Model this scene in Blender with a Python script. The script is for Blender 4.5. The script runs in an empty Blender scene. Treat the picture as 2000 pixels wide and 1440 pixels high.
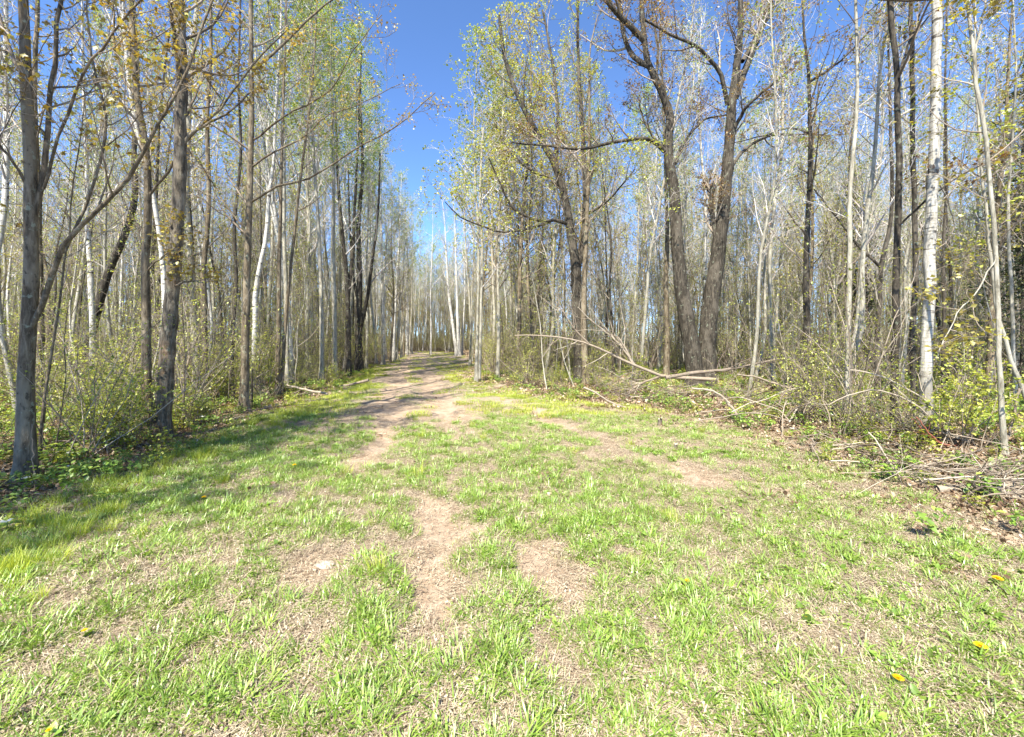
import bpy, math
import numpy as np
from math import radians, sin, cos, pi

# ------------------------------------------------------------------ camera
S = bpy.context.scene
F = 800.0            # focal length in pixels of the 2000 px wide photograph
HZ = 668.0           # horizon row
CAMZ = 1.62
cam_d = bpy.data.cameras.new('camera')
cam_d.sensor_width = 36.0
cam_d.lens = 36.0 * F / 2000.0
cam_d.shift_y = -(720.0 - HZ) / 2000.0
cam_d.clip_start = 0.05
cam_d.clip_end = 3000.0
cam = bpy.data.objects.new('camera', cam_d)
S.collection.objects.link(cam)
cam.location = (0, 0, CAMZ)
cam.rotation_euler = (radians(90), 0, 0)
S.camera = cam

# ------------------------------------------------------------------ light
SUN_AZ = radians(201.0)      # clockwise from +Y (the viewing direction): behind the camera, a little left
SUN_EL = radians(50.0)
world = bpy.data.worlds.new('World')
S.world = world
world.use_nodes = True
wn = world.node_tree
wn.nodes.clear()
sky = wn.nodes.new('ShaderNodeTexSky')
sky.sky_type = 'NISHITA'
sky.sun_disc = False
sky.sun_elevation = SUN_EL
sky.sun_rotation = SUN_AZ
sky.air_density = 1.0
sky.altitude = 5500.0
sky.dust_density = 0.0
sky.ozone_density = 5.0
bg = wn.nodes.new('ShaderNodeBackground')
bg.inputs['Strength'].default_value = 0.142
wo = wn.nodes.new('ShaderNodeOutputWorld')
hsv = wn.nodes.new('ShaderNodeHueSaturation')
hsv.inputs['Saturation'].default_value = 1.04
wn.links.new(sky.outputs[0], hsv.inputs['Color'])
wn.links.new(hsv.outputs[0], bg.inputs[0])
wn.links.new(bg.outputs[0], wo.inputs[0])
sun_d = bpy.data.lights.new('sun', 'SUN')
sun_d.energy = 4.1
sun_d.angle = radians(0.5)
sun_d.color = (1.0, 0.94, 0.81)
sun = bpy.data.objects.new('sun', sun_d)
S.collection.objects.link(sun)
sun.rotation_euler = (radians(90) - SUN_EL, 0, pi - SUN_AZ)
S.view_settings.view_transform = 'Standard'
S.view_settings.look = 'None'
S.view_settings.gamma = 1.0
S.view_settings.use_curve_mapping = False
S.view_settings.exposure = 1.78
S.render.engine = 'CYCLES'
S.cycles.max_bounces = 6
S.cycles.diffuse_bounces = 3
S.cycles.transmission_bounces = 3
S.cycles.transparent_max_bounces = 4

# ------------------------------------------------------------------ terrain functions
def vnoise(x, y, scale, seed):
    """smooth value noise, numpy arrays, -1..1"""
    r = np.random.RandomState(seed)
    g = r.rand(128, 128)
    x = np.asarray(x, float) / scale + 37.3
    y = np.asarray(y, float) / scale + 11.7
    xi = np.floor(x).astype(int); yi = np.floor(y).astype(int)
    fx = x - xi; fy = y - yi
    fx = fx * fx * (3 - 2 * fx); fy = fy * fy * (3 - 2 * fy)
    a = g[xi % 128, yi % 128]; b = g[(xi + 1) % 128, yi % 128]
    c = g[xi % 128, (yi + 1) % 128]; d = g[(xi + 1) % 128, (yi + 1) % 128]
    return ((a * (1 - fx) + b * fx) * (1 - fy) + (c * (1 - fx) + d * fx) * fy) * 2 - 1

LEFT = np.array([(-20, -4.6), (0, -4.3), (3.7, -4.5), (6.7, -5.3), (9, -5.7), (15.6, -6.6), (23, -8.2), (41, -11.8), (54, -14.5), (70, -24), (90, -40)])
RIGHT = np.array([(-20, 5.2), (0, 4.9), (3.9, 4.5), (6.7, 4.9), (9.7, 3.7), (12, 1.6), (14, 0.4), (17, -1.1), (23, -1.9), (35, -3.0), (42, -4.9), (50, -6.6), (56, -9.5), (70, -22), (90, -39)])
def XL(y): return np.interp(y, LEFT[:, 0], LEFT[:, 1])
def XR(y): return np.interp(y, RIGHT[:, 0], RIGHT[:, 1])
def inside(x, y):
    """signed distance-like value: > 0 inside the grassy clearing"""
    return np.minimum(x - XL(y), XR(y) - x)

def sstep(a, b, v):
    t = np.clip((v - a) / (b - a), 0, 1)
    return t * t * (3 - 2 * t)

TRACK = np.array([(-6, 0.75), (0, 0.05), (3, -0.45), (5, -1.0), (8.4, -1.85), (12, -2.75), (17.8, -4.2), (28, -6.6), (40, -9.2), (52, -12.6), (62, -18)])
def XT(y): return np.interp(y, TRACK[:, 0], TRACK[:, 1])
SIDE = np.array([(12.5, -1.0), (9.7, 0.6), (7.6, 1.0), (5.9, 1.55), (5.0, 2.3), (4.3, 3.2)])[::-1]
def XS(y): return np.interp(y, SIDE[:, 0], SIDE[:, 1])

def bare(x, y):
    """0..1, how bare and earthy the ground is"""
    x = np.asarray(x, float); y = np.asarray(y, float)
    wob = 0.18 * vnoise(x, y, 0.9, 3) + 0.10 * vnoise(x, y, 0.35, 4)
    d = x - XT(y)
    far = sstep(7.2, 9.5, y) * (1 - 0.55 * sstep(19, 26, y))
    left = np.exp(-((d + 0.78 + wob) / (0.20 + 0.30 * far)) ** 2)
    right = np.exp(-((d - 0.62 + wob) / (0.17 + 0.28 * far)) ** 2)
    mid = np.exp(-((d + 0.08 + .7 * wob) / 0.23) ** 2) * 1.25 * (1 - sstep(4.0, 5.0, y)) * sstep(1.9, 2.6, y)
    side = 1.0 * np.exp(-((x - XS(y) + wob) / 0.22) ** 2) * sstep(4.4, 5.2, y) * (1 - sstep(10, 12.5, y))
    left = left * (0.25 + 0.75 * sstep(4.0, 5.6, y)); right = right * (0.3 + 0.7 * far)
    b = np.maximum(np.maximum(left, right), np.maximum(mid, side))
    b = np.maximum(b * (0.72 + 0.5 * vnoise(x, y, 0.7, 8)), mid * .8) + 0.16 * far * np.exp(-(d / 1.2) ** 2)
    # isolated bare spots
    for (cx, cy, r) in ((-0.60, 3.1, .26), (0.25, 3.0, .30), (-1.45, 2.95, .22), (2.25, 4.9, .34), (4.6, 3.3, .45), (-2.9, 10.0, .9), (-1.4, 9.2, .7), (-0.5, 2.7, .2)):
        b = np.maximum(b, np.exp(-(((x - cx) / r) ** 2 + ((y - cy) / (r * 1.3)) ** 2)))
    return np.clip(b, 0, 1) * sstep(-0.3, 0.5, inside(x, y))

def height(x, y):
    x = np.asarray(x, float); y = np.asarray(y, float)
    out = sstep(0.3, -2.5, inside(x, y))
    z = 0.05 * vnoise(x, y, 2.6, 21) + 0.022 * vnoise(x, y, 0.7, 22)
    z += out * (0.10 * vnoise(x, y, 3.3, 23) + 0.10)
    z += -0.05 * bare(x, y)
    # near the camera keep it level
    z += 0.012 * vnoise(x, y, 0.22, 24) * np.exp(-np.abs(y) / 10)
    # far ground rises very slightly
    z += 0.35 * sstep(25, 60, y)
    return z

def gz(x, y): return float(height(np.array([x]), np.array([y]))[0])
def at(px, py, D):
    """a photograph pixel at a chosen distance -> world"""
    return np.array([(px - 1000.0) / F * D, D, CAMZ - (py - HZ) / F * D])
def ground_at(px, py):
    D = F * CAMZ / (py - HZ)
    for _ in range(4):
        x = (px - 1000.0) / F * D
        D = F * (CAMZ - gz(x, D)) / (py - HZ)
    x = (px - 1000.0) / F * D
    return np.array([x, D, gz(x, D)])

# ------------------------------------------------------------------ mesh helpers
class Geo:
    """vertex / face arrays with one float 'tint' per vertex and a material slot per face"""
    def __init__(self): self.v = []; self.f = []; self.t = []; self.m = []; self.n = 0
    def add(self, v, faces, tint=None, mat=0):
        v = np.asarray(v, float).reshape(-1, 3)
        faces = np.asarray(faces, int)
        self.v.append(v); self.f.append(faces + self.n)
        self.t.append(np.full(len(v), 0.5) if tint is None else np.broadcast_to(np.asarray(tint, float).ravel(), (len(v),)))
        self.m.append(np.full(len(faces), mat, int))
        self.n += len(v)
    def merge(self, other, mat=None):
        for v, f, t, m in zip(other.v, other.f, other.t, other.m):
            self.v.append(v); self.f.append(f + self.n); self.t.append(t)
            self.m.append(m if mat is None else np.full(len(m), mat, int))
        self.n += other.n
        # note: other.f already offset inside other; handled because offsets are cumulative from 0
    def mesh(self, name, mats, smooth=True):
        me = bpy.data.meshes.new(name)
        if not self.v: return me
        V = np.concatenate(self.v)
        me.vertices.add(len(V)); me.vertices.foreach_set('co', V.ravel())
        loops = np.concatenate([f.ravel() for f in self.f])
        tot = np.concatenate([np.full(len(f), f.shape[1], int) for f in self.f])
        start = np.concatenate([[0], np.cumsum(tot)[:-1]])
        me.loops.add(len(loops)); me.loops.foreach_set('vertex_index', loops)
        me.polygons.add(len(tot))
        me.polygons.foreach_set('loop_start', start); me.polygons.foreach_set('loop_total', tot)
        me.polygons.foreach_set('material_index', np.concatenate(self.m))
        me.polygons.foreach_set('use_smooth', np.full(len(tot), smooth))
        a = me.attributes.new('tint', 'FLOAT', 'POINT'); a.data.foreach_set('value', np.concatenate(self.t))
        for m in (mats if isinstance(mats, (list, tuple)) else [mats]): me.materials.append(m)
        me.update(calc_edges=True)
        return me

def link(name, me, parent=None):
    o = bpy.data.objects.new(name, me)
    S.collection.objects.link(o)
    if parent is not None: o.parent = parent
    return o
def tag(o, label=None, cat=None, group=None, kind=None):
    if label: o['label'] = label
    if cat: o['category'] = cat
    if group: o['group'] = group
    if kind: o['kind'] = kind
    return o
def thing(name, label, cat, loc, rz=0.0, group=None):
    o = bpy.data.objects.new(name, None)
    o.empty_display_size = 0.2
    S.collection.objects.link(o)
    o.location = loc; o.rotation_euler = (0, 0, rz)
    return tag(o, label, cat, group)
def copy_thing(root, loc, rz, sc=1.0, label=None, group=None, tilt=(0, 0)):
    r = root.copy(); S.collection.objects.link(r)
    r.location = loc; r.rotation_euler = (tilt[0], tilt[1], rz); r.scale = (sc, sc, sc) if np.isscalar(sc) else sc
    if label: r['label'] = label
    if group: r['group'] = group
    for ch in root.children:
        c = ch.copy(); S.collection.objects.link(c); c.parent = r
    return r

def norm(a): return a / np.maximum(np.linalg.norm(a, axis=-1, keepdims=True), 1e-9)

def tubes(P, R, k, geo, mat=0, tint=None, rough=0.0, rng=None, cap=False):
    """P (N,n,3) centre lines, R (N,n) radii -> tubes with k sides"""
    P = np.asarray(P, float); R = np.asarray(R, float)
    if P.ndim == 2: P = P[None]; R = R[None]
    if cap:
        P = np.concatenate([P, P[:, -1:] + 0.001 * norm(P[:, -1:] - P[:, -2:-1])], 1)
        R = np.concatenate([R, R[:, -1:] * 0.02], 1)
    N, n, _ = P.shape
    T = np.empty_like(P)
    T[:, 1:-1] = P[:, 2:] - P[:, :-2]; T[:, 0] = P[:, 1] - P[:, 0]; T[:, -1] = P[:, -1] - P[:, -2]
    T = norm(T)
    mean = norm(P[:, -1] - P[:, 0])
    ref = np.zeros((N, 3)); ref[np.arange(N), np.argmin(np.abs(mean), axis=1)] = 1
    U = norm(np.cross(T, ref[:, None, :])); W = np.cross(T, U)
    a = np.arange(k) * 2 * pi / k
    rr = R[:, :, None] * np.ones(k)
    if rough and rng is not None:
        rr = rr * (1 + rough * rng.normal(0, 1, (N, n, k)))
    V = P[:, :, None, :] + rr[..., None] * (np.cos(a)[None, None, :, None] * U[:, :, None, :] + np.sin(a)[None, None, :, None] * W[:, :, None, :])
    idx = np.arange(N * n * k).reshape(N, n, k)
    q = np.stack([idx[:, :-1, :], np.roll(idx[:, :-1, :], -1, 2), np.roll(idx[:, 1:, :], -1, 2), idx[:, 1:, :]], -1).reshape(-1, 4)
    tt = None
    if tint is not None: tt = np.repeat(np.broadcast_to(tint, (N,)), n * k)
    geo.add(V.reshape(-1, 3), q, tt, mat)

def resample(P, R, n, rng=None, jit=0.0):
    """one polyline -> n points, smooth (Catmull-Rom)"""
    P = np.asarray(P, float); R = np.asarray(R, float)
    m = len(P)
    s = np.concatenate([[0], np.cumsum(np.linalg.norm(np.diff(P, axis=0), axis=1))])
    u = np.linspace(0, s[-1], n)
    i = np.clip(np.searchsorted(s, u, side='right') - 1, 0, m - 2)
    t = ((u - s[i]) / np.maximum(s[i + 1] - s[i], 1e-9))[:, None]
    p0 = P[np.maximum(i - 1, 0)]; p1 = P[i]; p2 = P[i + 1]; p3 = P[np.minimum(i + 2, m - 1)]
    Q = 0.5 * (2 * p1 + (p2 - p0) * t + (2 * p0 - 5 * p1 + 4 * p2 - p3) * t ** 2 + (3 * p1 - p0 - 3 * p2 + p3) * t ** 3)
    RR = np.interp(u, s, R)
    if rng is not None and jit:
        J = rng.normal(0, jit, Q.shape); J[0] = 0; Q = Q + J
    return Q, RR

def spawn(rng, P, R, count, t0, t1, length, ang, up, npts, rf, taper=0.25, curl=0.12, gamma=1.0, rmin=0.0025, lenfall=0.6):
    """grow `count` children on every parent line; returns (M,npts,3),(M,npts)"""
    N, n, _ = P.shape
    M = N * count
    par = np.repeat(np.arange(N), count)
    t = t0 + (t1 - t0) * ((np.tile(np.arange(count), N) + rng.rand(M)) / count) ** gamma
    u = t * (n - 1); i = np.minimum(u.astype(int), n - 2); f = (u - i)[:, None]
    base = P[par, i] * (1 - f) + P[par, i + 1] * f
    rad = R[par, i] * (1 - f[:, 0]) + R[par, i + 1] * f[:, 0]
    T = norm(P[par, i + 1] - P[par, i])
    rnd = norm(rng.normal(0, 1, (M, 3)))
    side = norm(np.cross(T, rnd))
    a = radians(ang) * (0.75 + 0.5 * rng.rand(M))[:, None]
    d = norm(np.cos(a) * T + np.sin(a) * side)
    L = length * (1 - lenfall * (t - t0) / max(t1 - t0, 1e-6)) * (0.6 + 0.7 * rng.rand(M))
    if not np.isscalar(length): pass
    seg = L / (npts - 1)
    Q = np.empty((M, npts, 3)); Q[:, 0] = base
    for j in range(1, npts):
        d = norm(d + np.array([0, 0, up]) / npts * 2.0 + rng.normal(0, curl, (M, 3)))
        Q[:, j] = Q[:, j - 1] + d * seg[:, None]
    r0 = np.maximum(rad * rf * (0.7 + 0.5 * rng.rand(M)), rmin)
    w = np.linspace(1, taper, npts)[None, :]
    RR = np.maximum(r0[:, None] * w, rmin * 0.7)
    return Q, RR

# leaf outlines in the x (length) / y (width) plane
def _fan(pts):
    k = len(pts)
    V = np.array([(0.45, 0, 0.03)] + list(pts), float)
    Fc = np.array([(0, 1 + i, 1 + (i + 1) % k) for i in range(k)])
    return V, Fc
LEAF_D = (np.array([(0, 0, 0), (0.5, 0.38, 0.09), (1, 0, -0.05), (0.5, -0.38, 0.09)], float), np.array([(0, 1, 2), (0, 2, 3)]))
LEAF_O = (np.array([(0, 0, 0), (0.3, 0.30, 0.08), (0.72, 0.24, 0.06), (1, 0, -0.12), (0.72, -0.24, 0.06), (0.3, -0.30, 0.08), (0.5, 0, 0)], float),
          np.array([(0, 1, 6), (1, 2, 6), (2, 3, 6), (3, 4, 6), (4, 5, 6), (5, 0, 6)]))
LEAF_M = _fan([(0, 0, 0), (0.05, 0.28, -.05), (0.25, 0.22, .02), (0.42, 0.52, -.08), (0.58, 0.20, .02), (1.0, 0.0, -.12), (0.58, -0.20, .02), (0.42, -0.52, -.08), (0.25, -0.22, .02), (0.05, -0.28, -.05)])

def leaves(rng, C, size, geo, tmpl=LEAF_D, mat=0, droop=0.3, flat=0.6, tint=None, out=None):
    """one leaf at every point of C"""
    N = len(C)
    if N == 0: return
    V0, F0 = tmpl
    d = norm(rng.normal(0, 1, (N, 3)) * np.array([1, 1, 0.5]) + np.array([0, 0, -droop]) + (0 if out is None else out))
    upv = norm(rng.normal(0, 1, (N, 3)) * (1 - flat) + np.array([0, 0, flat]))
    y = norm(np.cross(upv, d)); z = np.cross(d, y)
    s = size * (0.55 + 0.75 * rng.rand(N))
    V = C[:, None, :] + s[:, None, None] * (V0[None, :, 0:1] * d[:, None] + V0[None, :, 1:2] * y[:, None] + V0[None, :, 2:3] * z[:, None])
    Fc = (F0[None] + (np.arange(N) * len(V0))[:, None, None]).reshape(-1, F0.shape[1])
    tt = np.clip(rng.rand(N) if tint is None else tint + rng.normal(0, 0.18, N), 0, 1)
    geo.add(V.reshape(-1, 3), Fc, np.repeat(tt, len(V0)), mat)

def along(rng, P, n, t0=0.3, spread=0.02):
    """n random points on each line"""
    N, k, _ = P.shape
    par = np.repeat(np.arange(N), n)
    u = (t0 + (1 - t0) * rng.rand(N * n)) * (k - 1); i = np.minimum(u.astype(int), k - 2); f = (u - i)[:, None]
    return P[par, i] * (1 - f) + P[par, i + 1] * f + rng.normal(0, spread, (N * n, 3))

# ------------------------------------------------------------------ materials
def new_mat(name):
    m = bpy.data.materials.new(name); m.use_nodes = True
    nt = m.node_tree; nt.nodes.clear()
    return m, nt
def N_(nt, typ, **kw):
    n = nt.nodes.new(typ)
    for k, v in kw.items(): setattr(n, k, v)
    return n
def ramp(nt, stops, fac=None, interp='LINEAR'):
    r = nt.nodes.new('ShaderNodeValToRGB'); r.color_ramp.interpolation = interp
    el = r.color_ramp.elements
    while len(el) > 1: el.remove(el[-1])
    el[0].position = stops[0][0]; el[0].color = (*stops[0][1], 1)
    for p, c in stops[1:]:
        e = el.new(p); e.color = (*c, 1)
    if fac is not None: nt.links.new(fac, r.inputs[0])
    return r
def mixc(nt, fac, a, b, blend='MIX'):
    m = nt.nodes.new('ShaderNodeMix'); m.data_type = 'RGBA'; m.blend_type = blend
    for sock, v in ((m.inputs[0], fac), (m.inputs[6], a), (m.inputs[7], b)):
        if hasattr(v, 'links'): nt.links.new(v, sock)
        elif isinstance(v, (int, float)): sock.default_value = v
        else: sock.default_value = (*v, 1)
    return m.outputs[2]
def noise(nt, vec, scale, detail=4, rough=0.6, dist=0.0):
    n = nt.nodes.new('ShaderNodeTexNoise'); n.inputs['Scale'].default_value = scale
    n.inputs['Detail'].default_value = detail; n.inputs['Roughness'].default_value = rough
    n.inputs['Distortion'].default_value = dist
    nt.links.new(vec, n.inputs['Vector']); return n
def mapping(nt, vec, scale, rnd=True):
    mp = nt.nodes.new('ShaderNodeMapping'); mp.inputs['Scale'].default_value = scale
    if rnd:
        oi = nt.nodes.new('ShaderNodeObjectInfo')
        mul = nt.nodes.new('ShaderNodeMath'); mul.operation = 'MULTIPLY'; mul.inputs[1].default_value = 37.0
        nt.links.new(oi.outputs['Random'], mul.inputs[0]); nt.links.new(mul.outputs[0], mp.inputs['Location'])
    nt.links.new(vec, mp.inputs['Vector']); return mp.outputs[0]
def mrange(nt, v, a, b, c=0.0, d=1.0):
    m = nt.nodes.new('ShaderNodeMapRange'); m.interpolation_type = 'SMOOTHSTEP'
    for i, x in enumerate((a, b, c, d)): m.inputs[i + 1].default_value = x
    nt.links.new(v, m.inputs[0]); return m.outputs[0]

def bark(name, dark, mid, light, fissure=0.5, lichen=0.3, scale=1.0, birch=False, rot=False):
    m, nt = new_mat(name)
    tc = N_(nt, 'ShaderNodeTexCoord'); ob = tc.outputs['Object']
    v1 = mapping(nt, ob, (9 * scale, 9 * scale, 1.6 * scale))
    n1 = noise(nt, v1, 2.2, 6, 0.7, 0.4)
    v2 = mapping(nt, ob, (1, 1, 0.6)); n2 = noise(nt, v2, 2.0, 4, 0.6)
    v3 = mapping(nt, ob, (1, 1, 1)); n3 = noise(nt, v3, 9.0, 4, 0.65)
    c = ramp(nt, [(0.30, dark), (0.48, mid), (0.68, light)], n1.outputs[0]).outputs[0]
    if birch:
        v4 = mapping(nt, ob, (3, 3, 30)); n4 = noise(nt, v4, 1.6, 4, 0.6)
        marks = mrange(nt, n4.outputs[0], 0.57, 0.64)
        v5 = mapping(nt, ob, (2.2, 2.2, 5)); n5 = noise(nt, v5, 1.5, 3, 0.6)
        blot = mrange(nt, n5.outputs[0], 0.60, 0.66)
        c = mixc(nt, marks, c, (0.10, 0.085, 0.07))
        c = mixc(nt, blot, c, (0.07, 0.06, 0.05))
        # birch bark colour darkens towards the foot
        sx = N_(nt, 'ShaderNodeSeparateXYZ'); nt.links.new(ob, sx.inputs[0])
        ad = N_(nt, 'ShaderNodeMath', operation='MULTIPLY_ADD'); ad.inputs[1].default_value = 3.5
        nt.links.new(n2.outputs[0], ad.inputs[0]); nt.links.new(sx.outputs[2], ad.inputs[2])
        foot = mrange(nt, ad.outputs[0], 3.4, 1.8)
        c = mixc(nt, foot, c, mixc(nt, 0.5, mid, (0.09, 0.075, 0.06)))
    else:
        pale = mrange(nt, n2.outputs[0], 0.52, 0.64, 0, 0.7)
        c = mixc(nt, pale, c, light)
        n7 = noise(nt, mapping(nt, ob, (1, 1, .55)), 17.0, 3, 0.6)
        c = mixc(nt, mrange(nt, n7.outputs[0], 0.42, 0.30, 0, 0.75), c, dark)
        c = mixc(nt, mrange(nt, n7.outputs[0], 0.60, 0.68, 0, 0.5), c, light)
        lic = mrange(nt, n3.outputs[0], 0.60, 0.66, 0, lichen)
        c = mixc(nt, lic, c, (0.30, 0.33, 0.24))
    if rot:
        n6 = noise(nt, mapping(nt, ob, (1.6, 1.6, 0.8), False), 2.4, 5, 0.7)
        sz = N_(nt, 'ShaderNodeSeparateXYZ'); nt.links.new(ob, sz.inputs[0])
        lowz = mrange(nt, sz.outputs[2], 3.4, 1.8); mm = N_(nt, 'ShaderNodeMath', operation='MULTIPLY')
        nt.links.new(mrange(nt, n6.outputs[0], 0.50, 0.58, 0, .85), mm.inputs[0]); nt.links.new(lowz, mm.inputs[1])
        c = mixc(nt, mm.outputs[0], c, ramp(nt, [(0.35, (0.06, 0.035, 0.02)), (0.5, (0.20, 0.13, 0.075)), (0.65, (0.34, 0.27, 0.19))], n3.outputs[0]).outputs[0])
    p = N_(nt, 'ShaderNodeBsdfPrincipled'); p.inputs['Roughness'].default_value = 0.85
    p.inputs['Specular IOR Level'].default_value = 0.25
    nt.links.new(c, p.inputs['Base Color'])
    bmp = N_(nt, 'ShaderNodeBump'); bmp.inputs['Strength'].default_value = fissure; bmp.inputs['Distance'].default_value = 0.03
    nt.links.new(n1.outputs[0], bmp.inputs['Height']); nt.links.new(bmp.outputs[0], p.inputs['Normal'])
    o = N_(nt, 'ShaderNodeOutputMaterial'); nt.links.new(p.outputs[0], o.inputs[0])
    return m

def leafmat(name, stops, trans=0.45, gloss=0.06):
    m, nt = new_mat(name)
    at_ = N_(nt, 'ShaderNodeAttribute', attribute_name='tint')
    c = ramp(nt, stops, at_.outputs['Fac']).outputs[0]
    oi = N_(nt, 'ShaderNodeObjectInfo')
    hs = N_(nt, 'ShaderNodeHueSaturation')
    nt.links.new(mrange(nt, oi.outputs['Random'], 0, 1, 0.82, 1.15), hs.inputs['Value'])
    nt.links.new(c, hs.inputs['Color'])
    di = N_(nt, 'ShaderNodeBsdfDiffuse'); tr = N_(nt, 'ShaderNodeBsdfTranslucent'); gl = N_(nt, 'ShaderNodeBsdfGlossy')
    gl.inputs['Roughness'].default_value = 0.45; gl.inputs['Color'].default_value = (0.9, 0.95, 0.85, 1)
    nt.links.new(hs.outputs[0], di.inputs[0])
    tcol = mixc(nt, 1.0, hs.outputs[0], (1.25, 1.15, 0.5), 'MULTIPLY')
    nt.links.new(tcol, tr.inputs[0])
    mx = N_(nt, 'ShaderNodeMixShader'); mx.inputs[0].default_value = trans
    nt.links.new(di.outputs[0], mx.inputs[1]); nt.links.new(tr.outputs[0], mx.inputs[2])
    mg = N_(nt, 'ShaderNodeMixShader'); mg.inputs[0].default_value = gloss
    nt.links.new(mx.outputs[0], mg.inputs[1]); nt.links.new(gl.outputs[0], mg.inputs[2])
    o = N_(nt, 'ShaderNodeOutputMaterial'); nt.links.new(mg.outputs[0], o.inputs[0])
    return m

def plain(name, stops, rough=0.85, scale=12.0, bumpd=0.004):
    m, nt = new_mat(name)
    at_ = N_(nt, 'ShaderNodeAttribute', attribute_name='tint')
    tc = N_(nt, 'ShaderNodeTexCoord'); n1 = noise(nt, tc.outputs['Object'], scale, 5, 0.65)
    ad = N_(nt, 'ShaderNodeMath', operation='MULTIPLY_ADD'); ad.inputs[1].default_value = 0.7
    nt.links.new(n1.outputs[0], ad.inputs[0])
    sb = N_(nt, 'ShaderNodeMath', operation='SUBTRACT'); sb.inputs[1].default_value = 0.35
    nt.links.new(at_.outputs['Fac'], sb.inputs[0]); nt.links.new(sb.outputs[0], ad.inputs[2])
    c = ramp(nt, stops, ad.outputs[0]).outputs[0]
    p = N_(nt, 'ShaderNodeBsdfPrincipled'); p.inputs['Roughness'].default_value = rough
    p.inputs['Specular IOR Level'].default_value = 0.2
    nt.links.new(c, p.inputs['Base Color'])
    bmp = N_(nt, 'ShaderNodeBump'); bmp.inputs['Strength'].default_value = 0.5; bmp.inputs['Distance'].default_value = bumpd
    nt.links.new(n1.outputs[0], bmp.inputs['Height']); nt.links.new(bmp.outputs[0], p.inputs['Normal'])
    o = N_(nt, 'ShaderNodeOutputMaterial'); nt.links.new(p.outputs[0], o.inputs[0])
    return m

M = {}
M['bark_grey'] = bark('grey maple bark', (0.035, 0.027, 0.017), (0.115, 0.089, 0.057), (0.26, 0.215, 0.148), 0.8, 0.6)
M['bark_dark'] = bark('dark furrowed bark', (0.012, 0.010, 0.007), (0.040, 0.033, 0.024), (0.115, 0.098, 0.075), 1.0, 0.4)
M['bark_aspen'] = bark('pale aspen bark', (0.12, 0.108, 0.08), (0.27, 0.25, 0.195), (0.44, 0.415, 0.34), 0.5, 0.4)
M['bark_birch'] = bark('white birch bark', (0.30, 0.285, 0.25), (0.48, 0.465, 0.42), (0.62, 0.60, 0.55), 0.4, 0.0, birch=True)
M['bark_shaded_birch'] = bark('shade greyed birch bark', (0.17, 0.155, 0.125), (0.33, 0.31, 0.265), (0.52, 0.50, 0.44), 0.5, 0.0, birch=True)  # birch bark greyed down, shade on the trunk put into its colour
M['bark_snag'] = bark('decaying bark and bare rotten wood', (0.03, 0.024, 0.016), (0.10, 0.082, 0.06), (0.28, 0.24, 0.18), 1.0, 0.3, rot=True)
M['twig_brown'] = plain('brown twigs', [(0.1, (0.11, 0.085, 0.06)), (0.6, (0.25, 0.205, 0.155)), (1, (0.40, 0.34, 0.27))])
M['twig_pale'] = plain('sunlit grey twigs', [(0.1, (0.32, 0.28, 0.25)), (0.6, (0.52, 0.475, 0.43)), (1, (0.68, 0.635, 0.58))])  # paler than real twigs, frontal sunlight put into the colour
M['deadwood'] = plain('bleached dead wood', [(0.1, (0.11, 0.085, 0.06)), (0.5, (0.27, 0.22, 0.165)), (1, (0.46, 0.40, 0.31))])
M['deadwood_dark'] = plain('damp dead wood', [(0.1, (0.06, 0.045, 0.035)), (0.6, (0.18, 0.145, 0.11)), (1, (0.34, 0.28, 0.22))])
M['redstem'] = plain('reddish stems', [(0.1, (0.16, 0.05, 0.035)), (1, (0.34, 0.13, 0.08))])
M['leaf_green'] = leafmat('fresh aspen leaves', [(0, (0.135, 0.213, 0.033)), (0.5, (0.270, 0.362, 0.058)), (1, (0.486, 0.525, 0.117))])
M['leaf_olive'] = leafmat('olive young maple leaves', [(0, (0.221, 0.163, 0.039)), (0.5, (0.390, 0.350, 0.065)), (1, (0.598, 0.550, 0.117))])
M['leaf_yellow'] = leafmat('yellow green maple flowers', [(0, (0.253, 0.287, 0.039)), (0.5, (0.437, 0.483, 0.065)), (1, (0.632, 0.632, 0.130))])
M['leaf_orange'] = leafmat('bronze young maple leaves', [(0, (0.20, 0.12, 0.03)), (0.5, (0.38, 0.27, 0.06)), (1, (0.52, 0.47, 0.11))])
M['leaf_red'] = leafmat('reddish buds', [(0, (0.120, 0.058, 0.033)), (0.6, (0.288, 0.156, 0.065)), (1, (0.360, 0.312, 0.091))])
M['leaf_shrub'] = leafmat('shrub leaves', [(0, (0.19, 0.24, 0.03)), (0.5, (0.37, 0.43, 0.06)), (1, (0.62, 0.62, 0.13))])
M['needles'] = leafmat('dark spruce needles', [(0, (0.02, 0.035, 0.015)), (1, (0.06, 0.09, 0.03))], 0.1, 0.03)
M['grass'] = leafmat('grass blades', [(0, (0.080, 0.150, 0.024)), (0.45, (0.205, 0.330, 0.042)), (0.85, (0.34, 0.47, 0.07)), (1, (0.46, 0.50, 0.12))], 0.35, 0.07)
M['grass_fine'] = leafmat('fine bright grass', [(0, (0.168, 0.240, 0.023)), (0.5, (0.350, 0.444, 0.040)), (1, (0.588, 0.600, 0.103))], 0.4, 0.04)
M['weed'] = leafmat('low broad leaved weeds', [(0, (0.098, 0.175, 0.030)), (0.6, (0.210, 0.338, 0.048)), (1, (0.378, 0.475, 0.096))], 0.3, 0.06)
M['litter'] = leafmat('dry fallen leaves', [(0, (0.114, 0.065, 0.041)), (0.45, (0.285, 0.195, 0.126)), (0.8, (0.437, 0.335, 0.234)), (1, (0.589, 0.493, 0.378))], 0.15, 0.03)
M['thatch'] = leafmat('dry straw and leaf bits', [(0, (0.20, 0.14, 0.10)), (0.5, (0.42, 0.34, 0.24)), (1, (0.62, 0.54, 0.40))], 0.15, 0.03)
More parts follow.
